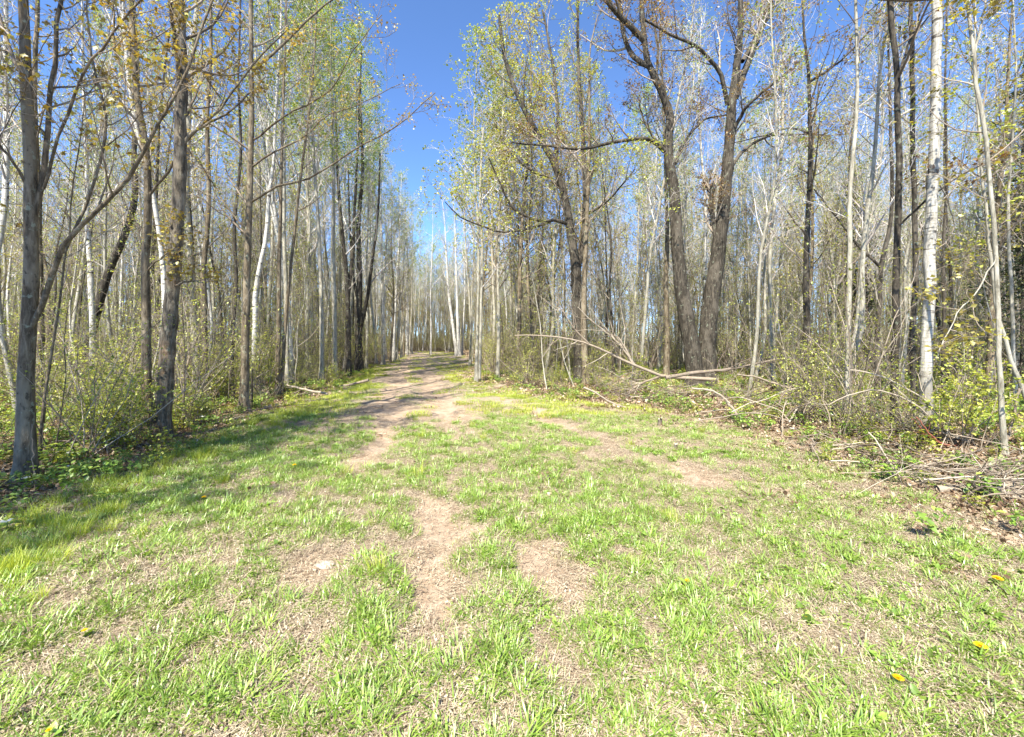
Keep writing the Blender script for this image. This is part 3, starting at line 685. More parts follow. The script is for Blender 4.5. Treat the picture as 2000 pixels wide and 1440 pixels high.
hero('grey_tree', 'dark slim trunk between the tall birch and the right edge', (1842, 800), [(1842, 700), (1844, 600), (1842, 480), (1850, 350), (1846, 200), (1850, 0)], 10, D=9.5, seed=40, H=14, bark_m='bark_dark', n1=18, len1=2.1, leafn=2, leaf_m='leaf_green', t0=.35)

# ---- prototypes for the rest of the woods
def proto_tree(kind, seed):
    r = np.random.RandomState(seed)
    if kind == 'aspen':
        H = r.uniform(15.5, 18); n = 7
        return grow_tree(r, straight(r, H, .03, .18), taper(r.uniform(.07, .10)), bark_m='bark_aspen', twig_m='twig_pale', leaf_m='leaf_green', n1=30, n2=5, n3=4, t0=.38, len1=2.3, ang1=45, up1=.7, leafn=4, leaf_s=.08, sides=7, tube_n=16)
    if kind == 'birch':
        H = r.uniform(14, 17)
        return grow_tree(r, straight(r, H, .045, .22), taper(r.uniform(.06, .09)), bark_m='bark_birch', twig_m='twig_pale', leaf_m='leaf_green', n1=28, n2=6, n3=5, t0=.38, len1=2.2, ang1=32, up1=.6, leafn=1, leaf_s=.06, sides=7, tube_n=18)
    if kind == 'olive':
        H = r.uniform(12, 15.5)
        return grow_tree(r, straight(r, H, .04, .20), taper(r.uniform(.06, .10)), bark_m='bark_grey', twig_m='twig_brown', leaf_m='leaf_olive', n1=32, n2=6, n3=4, t0=.25, len1=2.6, ang1=52, up1=.6, leafn=4, leaf_s=.07, sides=7, tube_n=16)
    if kind == 'bare':
        H = r.uniform(13, 16.5)
        return grow_tree(r, straight(r, H, .045, .24), taper(r.uniform(.055, .085)), bark_m='bark_aspen', twig_m='twig_pale', leaf_m='leaf_green', n1=30, n2=6, n3=5, t0=.3, len1=2.2, ang1=42, up1=.5, leafn=2, leaf_s=.05, sides=7, tube_n=18)
    if kind == 'dark':
        H = r.uniform(12, 15)
        return grow_tree(r, straight(r, H, .03, .2), taper(r.uniform(.06, .10)), bark_m='bark_dark', twig_m='twig_brown', leaf_m='leaf_olive', n1=28, n2=6, n3=4, t0=.25, len1=2.3, ang1=50, up1=.5, leafn=1, leaf_s=.06, sides=7, tube_n=16)
    if kind == 'pole':
        H = r.uniform(5.5, 9)
        return grow_tree(r, straight(r, H, .07, .22), taper(r.uniform(.02, .034)), bark_m='bark_aspen', twig_m='twig_brown', leaf_m='leaf_shrub', n1=24, n2=5, n3=4, t0=.15, len1=1.2, ang1=45, up1=.7, leafn=2, leaf_s=.038, sides=5, tube_n=12, flare=1.1)

KINDS = {'aspen': ('aspen_tree', 'tree', 'slender pale aspen with fresh green leaves'),
         'birch': ('birch_tree', 'tree', 'slender white barked birch, almost leafless'),
         'olive': ('maple_tree', 'tree', 'slender grey maple with olive young leaves'),
         'bare': ('aspen_tree', 'tree', 'slender pale tree with bare grey twigs'),
         'dark': ('dark_tree', 'tree', 'slender dark barked tree with small olive leaves')}
rng = np.random.RandomState(77)
proto_parts = {}
for k, nv in (('aspen', 3), ('birch', 3), ('olive', 3), ('bare', 3), ('dark', 2), ('pole', 4)):
    proto_parts[k] = [proto_tree(k, 500 + 17 * i + len(k) * 3) for i in range(nv)]
for _i in (0, 1): proto_parts['aspen'].append(grow_tree(np.random.RandomState(640 + _i), straight(np.random.RandomState(640 + _i), 17.0, .02, .13), taper(.085), bark_m='bark_aspen', twig_m='twig_pale', leaf_m='leaf_green', n1=34, n2=5, n3=4, t0=.42, len1=2.5, ang1=44, up1=.6, leafn=7, leaf_s=.08, spread=.06, lenfall=.5, sides=7, tube_n=16))
proto_mesh = {k: [[(pn, g.mesh(pn, mt)) for pn, g, mt in parts] for parts in L] for k, L in proto_parts.items()}
first = {}
def place_kind(k, i, name, cat, label, group, loc, rz, sc, tilt=(0, 0)):
    key = (k, i)
    if key not in first:
        root = thing(name, label, cat, loc, rz, group)
        root.rotation_euler = (tilt[0], tilt[1], rz); root.scale = (sc,) * 3 if np.isscalar(sc) else sc
        for pn, me in proto_mesh[k][i]:
            o = link(pn, me, root)
            if pn in ('twigs', 'foliage'): o['kind'] = 'stuff'
        first[key] = root
        return root
    return copy_thing(first[key], loc, rz, sc, label, group, tilt)

def scatter_points(rng, n, ylo, yhi, minsep, test, xmax=1.32, pw=1.0, existing=None, tries=60):
    pts = [] if existing is None else list(existing)
    n0 = len(pts); t = 0
    while len(pts) - n0 < n and t < n * tries:
        t += 1
        y = ylo + (yhi - ylo) * rng.rand() ** pw
        x = rng.uniform(-1, 1) * (xmax * y + 2.5)
        if not test(x, y): continue
        if pts:
            A = np.array(pts)
            if np.min((A[:, 0] - x) ** 2 + (A[:, 1] - y) ** 2) < minsep ** 2: continue
        pts.append((x, y))
    return pts[n0:]
heroes_xy = [(o.location.x, o.location.y) for o in S.objects if o.parent is None and o.get('category') == 'tree']
hero_px = [(1000 + F * x / y, y) for x, y in heroes_xy if abs(x / y) < 1.4 and y > 3]
def clear_of_heroes(x, y, m=16):
    p = 1000 + F * x / y
    if 862 < p < 925 and y < 43: return False
    return not any(abs(p - hp) < m and y < hy + .3 for hp, hy in hero_px)
woods = lambda x, y: inside(x, y) < -0.9 - (1.8 if x > 0 and y < 14 else 0.3) and clear_of_heroes(x, y, 30 if y < 14 else 14)
near = scatter_points(rng, 120, 8, 26, 1.05, woods, existing=heroes_xy)
mid = scatter_points(rng, 128, 22, 46, 1.1, woods, xmax=1.28, existing=heroes_xy + near)
MARKS = [(130, 'the leftmost grey maple', 5), (240, 'the leaning dark tree', 14), (400, 'the rotting trunk', 7), (520, 'the slim grey maple', 9.5), (640, 'the thin tree pair', 12), (740, 'the dark trunks at the bend', 19),
         (860, 'the far end of the track', 52), (950, 'the twin aspen by the track', 17), (1085, 'the thin aspen in the shrubs', 17), (1230, 'the crooked maple', 15), (1440, 'the twin big maples', 13.6), (1620, 'the straight dark trunk', 11),
         (1700, 'the slim pale aspen', 8.4), (1790, 'the forked dark tree', 11), (1880, 'the tall birch', 7.4), (9999, 'the kinked pale trunk', 5.8)]
def spot(x, y):
    px = 1000 + F * x / y
    if px < 0: return 'beyond the left picture edge'
    if px > 2000: return 'beyond the right picture edge'
    for lim, nm_, d in MARKS:
        if px < lim: break
    k_ = y - d
    return ('in front of ' if k_ < -.5 else 'just behind ' if k_ < 6 else 'behind ' if k_ < 13 else 'well behind ' if k_ < 22 else 'far behind ') + nm_
def where(x, y):
    if y > 42 and -20 < x < -3: return 'beyond the far end of the track'
    return ('left' if x < XT(y) else 'right')
def choose(rng, x, y):
    side = where(x, y); px = 1000 + x / y * F
    if side == 'beyond the far end of the track': return rng.choice(['birch', 'bare', 'aspen'], p=[.4, .3, .3])
    if side == 'left':
        if px > 540: return rng.choice(['aspen', 'bare', 'birch', 'olive', 'dark'], p=[.30, .35, .25, .05, .05])
        return rng.choice(['aspen', 'bare', 'birch', 'olive', 'dark'], p=[.12, .40, .23, .12, .13])
    if px < 1150: return rng.choice(['olive', 'aspen', 'bare', 'dark'], p=[.30, .25, .35, .10])
    return rng.choice(['bare', 'birch', 'olive', 'dark', 'aspen'], p=[.50, .12, .08, .18, .12])
def tree_label(k, x, y):
    w = where(x, y)
    return '%s %s' % (KINDS[k][2], spot(x, y))
for (x, y) in near + mid:
    k = choose(rng, x, y); i = rng.randint(len(proto_mesh[k]))
    nm, cat, _ = KINDS[k]; lab = tree_label(k, x, y)
    place_kind(k, i, nm, cat, lab, 'slender trees of the surrounding woods', (x, y, gz(x, y) - .02), rng.uniform(0, 6.28), rng.uniform(.82, 1.12), (rng.normal(0, .04), rng.normal(0, .04)))
# edge trees that frame the strip of sky
for (px, y, k, sc) in ((560, 14, 'aspen', .95), (655, 17, 'aspen', 1.0), (610, 21, 'aspen', 1.05), (680, 21.5, 'aspen', 1.05), (715, 25, 'aspen', 1.0), (628, 15.5, 'aspen', 1.05), (600, 18, 'aspen', 1.0), (652, 20, 'aspen', 1.08), (672, 24, 'birch', 1.08), (700, 27, 'bare', 1.05), (640, 26, 'bare', 1.1), (735, 30, 'birch', 1.1), (755, 36, 'birch', 1.12), (725, 33, 'aspen', 1.05), (765, 41, 'bare', 1.1), (770, 34, 'bare', 1.0), (748, 28, 'bare', 1.0), (762, 31, 'olive', 1.0), (776, 36, 'aspen', .95), (788, 41, 'olive', 1.05), (782, 38, 'bare', 1.1), (800, 46, 'aspen', 1.0), (922, 32, 'aspen', 1.0), (918, 28, 'aspen', .95), (786, 39, 'bare', 1.05), (796, 44, 'birch', 1.1), (806, 49, 'bare', 1.1), (818, 56, 'aspen', 1.1), (872, 53, 'bare', 1.1), (862, 60, 'bare', 1.15), (848, 62, 'aspen', 1.0), (884, 56, 'aspen', 1.1),
                       (1010, 17.5, 'olive', 1.15), (1045, 19, 'olive', 1.1), (985, 20.5, 'olive', 1.15), (960, 24, 'aspen', 1.05), (940, 29, 'olive', 1.2), (1000, 24, 'aspen', 1.05), (965, 33, 'aspen', 1.0), (1060, 22, 'olive', 1.1), (1100, 20, 'olive', 1.1), (950, 38, 'bare', 1.1)):
    x = (px - 1000) / F * y
    side = 'left' if px < 850 else 'right'
    lab = '%s %s' % (KINDS[k][2], spot(x, y))
    place_kind(k, rng.choice([3, 4]) if k == 'aspen' and px < 850 else rng.randint(3), KINDS[k][0], 'tree', lab, 'slender trees of the surrounding woods', (x, y, gz(x, y)), rng.uniform(0, 6.28), sc)
# woods beside and behind the camera; they shade the left edge
for (x, y, k) in ((-6.6, 2.9, 'bare'), (-7.2, .6, 'aspen'), (-7.4, -2.0, 'olive'), (-6.7, 1.6, 'olive'), (-8.4, -.6, 'dark'), (-8.9, 2.6, 'bare'), (-7.3, -4.6, 'olive'), (-7.9, -3.0, 'olive'), (-7.2, -3.7, 'olive'), (-10.2, -2.6, 'olive'), (8.2, 1.0, 'bare'), (8.8, -2.5, 'dark'), (9.5, 3.0, 'aspen')):
    lab = '%s beside the near clearing, %s' % (KINDS[k][2], 'left' if x < 0 else 'right')
    place_kind(k, rng.randint(len(proto_mesh[k])), KINDS[k][0], 'tree', lab, 'trees beside the near clearing', (x, y, gz(x, y)), rng.uniform(0, 6.28), rng.uniform(.85, 1.0))

# saplings
sap = scatter_points(rng, 210, 6.5, 34, 0.55, lambda x, y: not (y < 13.8 and 1290 < 1000 + F * x / y < 1430) and inside(x, y) < -0.5 - (1.2 if x > 0 and y < 12 else 0), existing=heroes_xy)
for (x, y) in sap:
    side = 'left' if x < XT(y) else 'right'
    lab = 'thin understory sapling with small green leaves ' + spot(x, y)
    place_kind('pole', rng.randint(4), 'sapling', 'sapling', lab, 'saplings in the %s woods' % side, (x, y, gz(x, y)), rng.uniform(0, 6.28), rng.uniform(.55, 1.1), (rng.normal(0, .07), rng.normal(0, .07)))

# spruce at the right
def spruce(seed, H=12.0):
    r = np.random.RandomState(seed); g = Geo(); P = straight(r, H, .01, .03)
    PP, RR = resample(P, taper(.13, 7, .08), 14); tubes(PP, RR, 7, g)
    gt = Geo(); gf = Geo()
    Q, R = spawn(r, PP[None], RR[None], 110, .1, .99, 2.5, 92, -.25, 6, .3, .3, .05, 1.0, rmin=.006, lenfall=.88)
    tubes(Q, R, 3, gt)
    Q2, R2 = spawn(r, Q, R, 9, .15, 1.0, .55, 50, -.2, 3, .5, .5, .08, 1.0)
    tubes(Q2, R2, 3, gt)
    C = along(r, Q2, 7, 0.0, .03); leaves(r, C, .11, gf, LEAF_D, flat=.3)
    return [('trunk', g, M['bark_dark']), ('twigs', gt, M['twig_brown']), ('foliage', gf, M['needles'])]
proto_mesh['spruce'] = [[(pn, g.mesh(pn, mt)) for pn, g, mt in spruce(5)]]
for (x, y, sc, lab) in ((19.5, 15.5, 1.0, 'dark green spruce behind pale aspens near the right edge'), (23.5, 19.5, .95, 'dark spruce at the right edge, farther back than its neighbour'), (15.2, 12.2, .42, 'small young spruce low in the right hand woods'), (17.5, 21.0, .85, 'dark spruce deep in the right hand woods, left of the others')):
    place_kind('spruce', 0, 'spruce_tree', 'spruce', lab, 'spruces in the right hand woods', (x, y, gz(x, y)), x, sc)

# ------------------------------------------------------------------ shrubs
def shrub(seed, H=1.8, stems=9, leafn=4, leaf_s=.055, mat='leaf_shrub', lean=.35, tm='twig_brown'):
    r = np.random.RandomState(seed)
    n = 6; P = np.zeros((stems, n, 3)); d = norm(np.concatenate([r.normal(0, lean, (stems, 2)), np.ones((stems, 1))], 1))
    P[:, 0, :2] = r.normal(0, .12, (stems, 2))
    P[:, 0, 2] = -.05
    L = H * r.uniform(.6, 1.1, stems)
    for j in range(1, n):
        d = norm(d + r.normal(0, .12, d.shape)); P[:, j] = P[:, j - 1] + d * (L / (n - 1))[:, None]
    R = np.linspace(.008, .003, n)[None] * np.ones((stems, 1)) * (H / 1.8) ** .5
    gs = Geo(); tubes(P, R, 4, gs, tint=r.rand(stems))
    Q, RQ = spawn(r, P, R, 7, .15, 1, H * .34, 48, .3, 5, .6, .5, .14, 1.0, rmin=.0028); tubes(Q, RQ, 3, gs, tint=r.rand(len(Q)))
    Q2, R2 = spawn(r, Q, RQ, 3, .2, 1, H * .14, 45, .2, 3, .7, .6, .12, 1.0, rmin=.0022); tubes(Q2, R2, 3, gs, tint=r.rand(len(Q2)))
    gf = Geo(); C = np.concatenate([along(r, Q2, leafn, .3, .015), along(r, Q, 2, .5, .02)])
    leaves(r, C, leaf_s, gf, LEAF_O if leaf_s > .041 else LEAF_D, flat=.75)
    return [('stems', gs, M[tm]), ('foliage', gf, M[mat])]
SH = [shrub(900, 1.8, 12, 3, .045), shrub(901, 2.5, 12, 3, .042), shrub(902, 1.1, 12, 4, .045), shrub(903, 3.2, 13, 2, .042), shrub(904, .7, 10, 2, .04)]
proto_mesh['shrub'] = [[(pn, g.mesh(pn, mt)) for pn, g, mt in p] for p in SH]
SHB = [shrub(910, 1.2, 10, 0, .04, lean=.7, tm='deadwood'), shrub(911, 1.5, 10, 2, .042, lean=.6, tm='twig_brown')]
proto_mesh['brush'] = [[(pn, g.mesh(pn, mt)) for pn, g, mt in p] for p in SHB]
sh_pts = []
for side in (-1, 1):       # a denser hem along both edges
    for _ in range(70):
        y = rng.uniform(5.0, 40) ** 1.0 if side < 0 else rng.uniform(6.5, 40)
        y = 5 + 35 * rng.rand() ** 1.5
        off = rng.uniform(.35, 2.4)
        x = XL(y) - off if side < 0 else XR(y) + off + (.6 if y < 12 else 0)
        sh_pts.append((x, y))
sh_pts += scatter_points(rng, 140, 6.5, 30, .8, lambda x, y: inside(x, y) < -2.0)
for (x, y) in sh_pts:
    side = 'left' if x < XT(y) else 'right'
    edge = inside(x, y) > -2.2
    i = rng.choice([0, 1, 2, 3, 4], p=[.3, .2, .25, .1, .15]) if y < 16 else rng.choice([0, 1, 3], p=[.3, .35, .35])
    if y < 10 and rng.rand() < .55 or (side == 'right' and y < 18 and rng.rand() < .25): continue
    if y < 13.7 and 1295 < 1000 + F * x / y < 1430: continue
    lab = ['bushy yellow green shrub ', 'tall yellow green shrub ', 'low yellow green shrub ', 'tallest leafy green shrub ', 'knee high leafy shrub '][i] + ('at clearing edge ' if edge else '') + spot(x, y)
    place_kind('shrub', i, 'shrub', 'shrub', lab, 'shrubs on the %s side' % side, (x, y, gz(x, y)), rng.uniform(0, 6.28), rng.uniform(.7, 1.2))
for (x, y, i, s) in [(rng.uniform(.8, 1.0) * 0 + XR(y) + rng.uniform(.2, 2.2), y, rng.randint(2), rng.uniform(.5, 1.0)) for y in rng.uniform(5.2, 17, 22)] + [(XL(y) - rng.uniform(.3, 2), y, rng.randint(2), rng.uniform(.4, .9)) for y in rng.uniform(6, 20, 18)]:
    side = 'left' if x < XT(y) else 'right'
    place_kind('brush', i, 'bare_brush', 'brush', 'low tangled %s brush ' % ('bare dry', 'brown twigged')[i] + spot(x, y), 'bare brush on the %s edge' % side, (x, y, gz(x, y)), rng.uniform(0, 6.28), s)

# ------------------------------------------------------------------ instanced ground cover and far woods (stuff)
PROTO = {}
def proto_collection(name, meshes):
    c = bpy.data.collections.new(name)
    for i, me in enumerate(meshes):
        o = bpy.data.objects.new('%s_%02d' % (name, i), me); c.objects.link(o)
    return c
def scatter(name, coll, pts, rot, scl, idx, label, cat):
    me = bpy.data.meshes.new(name); n = len(pts)
    me.vertices.add(n); me.vertices.foreach_set('co', np.asarray(pts, float).ravel())
    a = me.attributes.new('rot', 'FLOAT_VECTOR', 'POINT'); a.data.foreach_set('vector', np.asarray(rot, float).ravel())
    a = me.attributes.new('scl', 'FLOAT', 'POINT'); a.data.foreach_set('value', np.asarray(scl, float).ravel())
    a = me.attributes.new('idx', 'INT', 'POINT'); a.data.foreach_set('value', np.asarray(idx, np.int32).ravel())
    o = link(name, me)
    ng = bpy.data.node_groups.new(name + '_scatter', 'GeometryNodeTree')
    ng.interface.new_socket('Geometry', in_out='INPUT', socket_type='NodeSocketGeometry')
    ng.interface.new_socket('Geometry', in_out='OUTPUT', socket_type='NodeSocketGeometry')
    gi = ng.nodes.new('NodeGroupInput'); go = ng.nodes.new('NodeGroupOutput')
    ci = ng.nodes.new('GeometryNodeCollectionInfo'); ci.inputs['Collection'].default_value = coll
    ci.inputs['Separate Children'].default_value = True; ci.inputs['Reset Children'].default_value = True
    iop = ng.nodes.new('GeometryNodeInstanceOnPoints'); iop.inputs['Pick Instance'].default_value = True
    def attr(nm, t):
        x = ng.nodes.new('GeometryNodeInputNamedAttribute'); x.data_type = t; x.inputs['Name'].default_value = nm
        return [s for s in x.outputs if s.enabled and s.name == 'Attribute'][0]
    e2r = ng.nodes.new('FunctionNodeEulerToRotation')
    L = ng.links.new
    L(attr('rot', 'FLOAT_VECTOR'), e2r.inputs[0]); L(e2r.outputs[0], iop.inputs['Rotation'])
    L(attr('scl', 'FLOAT'), iop.inputs['Scale']); L(attr('idx', 'INT'), iop.inputs['Instance Index'])
    L(gi.outputs[0], iop.inputs['Points']); L(ci.outputs[0], iop.inputs['Instance']); L(iop.outputs[0], go.inputs[0])
    md = o.modifiers.new('scatter', 'NODES'); md.node_group = ng
    tag(o, label, cat, None, 'stuff')
    return o

def blades(r, n, rad, h, w, seg=4, bend=.9, spread=.5, tint=None, geo=None, mat=0):
    """grass blades: curved tapering strips"""
    geo = geo or Geo()
    a = r.rand(n) * 2 * pi; rr = rad * np.sqrt(r.rand(n))
    base = np.stack([rr * np.cos(a), rr * np.sin(a), np.full(n, -.01)], -1)
    yaw = a + r.normal(0, 1.0, n) if rad > .0 else a
    H = h * r.uniform(.45, 1.1, n); lean = spread * r.uniform(.2, 1.3, n); bd = bend * r.uniform(.4, 1.3, n)
    P = np.zeros((n, seg + 1, 3)); P[:, 0] = base
    ang = lean
    for j in range(1, seg + 1):
        d = np.stack([np.sin(ang) * np.cos(yaw), np.sin(ang) * np.sin(yaw), np.cos(ang)], -1)
        P[:, j] = P[:, j - 1] + d * (H / seg)[:, None]
        ang = ang + bd / seg
    s = np.stack([-np.sin(yaw), np.cos(yaw), np.zeros(n)], -1)
    prof = np.array([.7, 1, .9, .6, .08]) if seg == 4 else (np.array([.8, 1, .6, .08]) if seg == 3 else np.array([1, .7, .08]))
    W = w * r.uniform(.6, 1.2, n)[:, None] * prof[None]
    A = P + s[:, None] * W[..., None] * .5; Bv = P - s[:, None] * W[..., None] * .5
    V = np.stack([A, Bv], 2).reshape(-1, 3)
    idx = np.arange(n * (seg + 1) * 2).reshape(n, seg + 1, 2)
    q = np.stack([idx[:, :-1, 0], idx[:, :-1, 1], idx[:, 1:, 1], idx[:, 1:, 0]], -1).reshape(-1, 4)
    tt = np.clip((r.rand(n) if tint is None else r.normal(tint, .2, n)), 0, 1)
    geo.add(V, q, np.repeat(tt, (seg + 1) * 2), mat)
    return geo
r = np.random.RandomState(5)
broad = [blades(r, 20 + 3 * i, .035 + .006 * i, .078 + .008 * i, .0060, 4, 1.3, .7, .5).mesh('grass_clump', M['grass']) for i in range(5)]
fine = [blades(r, 70, .05, .16, .0028, 4, .8, .35, .55).mesh('fine_tuft', M['grass_fine']) for i in range(3)]
turf = [blades(r, 80, .13, .05, .0032, 3, .9, .6, .62).mesh('turf', M['grass']) for i in range(3)]
turf_far = [blades(r, 150, .32, .10, .010, 2, .7, .5, .6).mesh('far_turf', M['grass_fine']) for i in range(3)]
def weedmesh(r):
    g = Geo(); n = 10
    leaves(r, r.normal(0, .01, (n, 3)) * [1, 1, .3] + [0, 0, .012], .042, g, LEAF_O, droop=-.35, flat=.85, tint=.5)
    leaves(r, r.normal(0, .04, (14, 3)) * [1, 1, .2] + [0, 0, .03], .02, g, LEAF_O, droop=-.2, flat=.9, tint=.6)
    return g.mesh('weed', M['weed'])
weeds = [weedmesh(r) for i in range(4)]
def forest_herb(r):
    g = Geo(); n = 7
    P = np.zeros((n, 3, 3)); P[:, 0, :2] = r.normal(0, .03, (n, 2)); P[:, 1] = P[:, 0] + np.c_[r.normal(0, .03, (n, 2)), np.full(n, .10)]; P[:, 2] = P[:, 1] + np.c_[r.normal(0, .04, (n, 2)), np.full(n, .09)]
    tubes(P, np.full((n, 3), .0015), 3, g, 0)
    leaves(r, along(r, P, 5, .5, .03), .048, g, LEAF_O, droop=0, flat=.85)
    return g.mesh('herb', M['leaf_shrub'] if r.rand() < .5 else M['weed'])
herbs = [forest_herb(r) for i in range(5)]
def litter_patch(r, n, rad, s, mat, tm=LEAF_O, straw=0):
    g = Geo(); a = r.rand(n) * 6.28; rr = rad * np.sqrt(r.rand(n))
    C = np.stack([rr * np.cos(a), rr * np.sin(a), r.uniform(.002, .02, n)], -1)
    leaves(r, C, s, g, tm, droop=0, flat=.82)
    if straw:
        a = r.rand(straw) * 6.28; rr = rad * np.sqrt(r.rand(straw)); yaw = r.rand(straw) * 6.28; L = r.uniform(.02, .07, straw)
        c = np.stack([rr * np.cos(a), rr * np.sin(a), r.uniform(.004, .018, straw)], -1); d = np.stack([np.cos(yaw), np.sin(yaw), r.normal(0, .2, straw)], -1)
        s_ = np.stack([-np.sin(yaw), np.cos(yaw), np.zeros(straw)], -1) * .0012
        V = np.stack([c - s_, c + s_, c + d * L[:, None] + s_, c + d * L[:, None] - s_], 1).reshape(-1, 3)
        g.add(V, np.arange(straw * 4).reshape(-1, 4), np.repeat(r.rand(straw), 4))
    return g.mesh('litter', mat)
lit_near = [litter_patch(r, 26, .16, .05, M['litter']) for i in range(4)]
lit_far = [litter_patch(r, 60, .5, .09, M['litter'], LEAF_D) for i in range(3)]
thatch = [litter_patch(r, 24, .14, .013, M['thatch'], LEAF_D, 60) for i in range(4)]

def rand_pts(rng, n, ylo, yhi, xmax=1.33, pw=.75):
    y = ylo + (yhi - ylo) * rng.rand(n) ** pw
    x = rng.uniform(-1, 1, n) * (xmax * y + .5)
    return x, y
def finish(rng, x, y, keep, tilt=.12, smin=.7, smax=1.25, nprot=1, dz=0.0):
    x = x[keep]; y = y[keep]; n = len(x)
    P = np.stack([x, y, height(x, y) + dz], -1)
    rot = np.stack([rng.normal(0, tilt, n), rng.normal(0, tilt, n), rng.rand(n) * 6.28], -1)
    return P, rot, rng.uniform(smin, smax, n), rng.randint(0, nprot, n)
rng = np.random.RandomState(9)
def green(x, y):
    """0..1 grass cover inside the clearing"""
    g = .60 + .30 * vnoise(x, y, 1.1, 51) + .75 * vnoise(x, y, .22, 52)
    g = g + .22 * sstep(-1.5, .5, x - 0.5) - 1.75 * bare(x, y)
    edge = inside(x, y)
    g += .35 * np.exp(-((edge - .9) / .8) ** 2) * (x < XT(y))
    g -= .55 * sstep(1.2, .0, edge) * (x > XT(y)) * (y < 16)
    return np.clip(g, 0, 1) * sstep(-.35, .35, edge + .3 * vnoise(x, y, .5, 53))
# broad-bladed clumps close to the camera
x, y = rand_pts(rng, 34000, 1.1, 9.0)
k = rng.rand(len(x)) < green(x, y) * np.clip(1.25 - y / 12, .2, 1) * .85 * (.5 + .5 * (x < 1.2))
scatter('grass_clumps', proto_collection('clump', broad), *finish(rng, x, y, k, smin=.5, smax=1.4, nprot=len(broad)), 'broad bladed grass clumps growing over the near clearing', 'grass')
x, y = rand_pts(rng, 36000, 1.1, 16.0)
k = rng.rand(len(x)) < green(x, y) * .8
scatter('short_turf', proto_collection('turf', turf), *finish(rng, x, y, k, smin=.6, smax=1.3, nprot=len(turf)), 'short patchy turf between dry thatch in the clearing', 'grass')
x, y = rand_pts(rng, 16000, 9, 60, xmax=1.0, pw=1.0)
k = rng.rand(len(x)) < green(x, y) * .8
scatter('far_grass', proto_collection('farturf', turf_far), *finish(rng, x, y, k, smin=.6, smax=1.1, nprot=len(turf_far)), 'bright grass beside the receding track', 'grass')
# fine bright tufts: left strip and scattered
x, y = rand_pts(rng, 26000, 1.4, 22)
e = inside(x, y)
strip = np.exp(-((e - .55) / .55) ** 2) * (x < XT(y)) * sstep(.35, .6, .5 + .5 * vnoise(x, y, .9, 61))
k = rng.rand(len(x)) < np.maximum(strip * .8, .012 * (e > 0) * (bare(x, y) < .4))
scatter('fine_grass_tufts', proto_collection('tuft', fine), *finish(rng, x, y, k, smin=.5, smax=1.25, nprot=len(fine)), 'taller fine bright grass, thickest along the left edge', 'grass')
x, y = rand_pts(rng, 14000, 1.1, 9)
k = rng.rand(len(x)) < green(x, y) * (.25 + .5 * (vnoise(x, y, .8, 71) > .25)) * .6
scatter('low_weeds', proto_collection('weed', weeds), *finish(rng, x, y, k, smin=.5, smax=1.1, nprot=len(weeds)), 'low broad leaved weeds among the grass', 'weeds')
x, y = rand_pts(rng, 26000, 1.1, 11)
k = (inside(x, y) > -.4) & (rng.rand(len(x)) < (1.0 - .92 * bare(x, y)) * np.clip(1.2 - y / 14, .3, 1))
scatter('dry_thatch', proto_collection('thatch', thatch), *finish(rng, x, y, k, tilt=.05, nprot=len(thatch)), 'dry straw and small leaf scraps between the grass', 'dry thatch')
x, y = rand_pts(rng, 13000, 1.1, 13)
e = inside(x, y)
k = rng.rand(len(x)) < sstep(.8, -.5, e) * .9 + .012 * (e > 0) * (y > 4) + .25 * (x > XT(y)) * sstep(1.8, .6, e)
scatter('fallen_leaves', proto_collection('fallen', lit_near), *finish(rng, x, y, k, tilt=.05, smin=.7, smax=1.2, nprot=len(lit_near)), 'dry brown fallen leaves on the woodland floor', 'leaf litter')
x, y = rand_pts(rng, 14000, 10, 55, pw=.9)
e = inside(x, y)
k = rng.rand(len(x)) < sstep(.6, -.4, e) * .8 + .30 * (x > XT(y)) * sstep(2.0, .5, e) * (y < 35)
scatter('distant_fallen_leaves', proto_collection('fallenfar', lit_far), *finish(rng, x, y, k, tilt=.05, smin=.7, smax=1.2, nprot=len(lit_far)), 'dry brown leaf litter deeper in the woods', 'leaf litter')
x, y = rand_pts(rng, 14000, 3.0, 26)
e = inside(x, y)
k = rng.rand(len(x)) < sstep(.5, -.3, e) * (.25 + .4 * (vnoise(x, y, 1.3, 81) > 0)) + .10 * sstep(1.2, .2, e)
scatter('woodland_herbs', proto_collection('herb', herbs), *finish(rng, x, y, k, smin=.6, smax=1.3, nprot=len(herbs)), 'low green woodland plants under the trees', 'ground cover')

# far woods: joined prototypes, one stuff object
def joined(parts, name):
    g = Geo(); mats = []
    for i, (pn, gg, mt) in enumerate(parts): g.merge(gg, i); mats.append(mt)
    return g.mesh(name, mats)
fw = [joined(proto_parts[k][i], 'far_tree') for k, i in (('aspen', 0), ('aspen', 1), ('birch', 0), ('birch', 1), ('bare', 0), ('bare', 1), ('bare', 2), ('olive', 0), ('bare', 2), ('birch', 2))]
pts = scatter_points(rng, 620, 44, 95, 1.2, lambda x, y: inside(x, y) < -.5 or y > 56, xmax=1.28, tries=20)
extra = scatter_points(rng, 260, 20, 46, .9, lambda x, y: inside(x, y) < -2.5 and abs(x) > .35 * y, xmax=1.28, tries=20)
xy = np.array(pts + extra)
pts += extra
pts += scatter_points(rng, 330, 54, 84, .75, lambda x, y: -.46 < x / y < .08, xmax=.5, tries=60)
xy = np.array(pts); n = len(xy)
scatter('distant_woods', proto_collection('fartree', fw), np.c_[xy, height(xy[:, 0], xy[:, 1])], np.c_[rng.normal(0, .03, n), rng.normal(0, .03, n), rng.rand(n) * 6.28], rng.uniform(.75, 1.05, n), rng.randint(0, len(fw), n), 'dense distant woods of slender trees behind the nearer trunks', 'woods')
fs = [joined(p, 'far_shrub') for p in (SH[0], SH[1], SH[3])] + [joined(p, 'far_pole') for p in proto_parts['pole']]
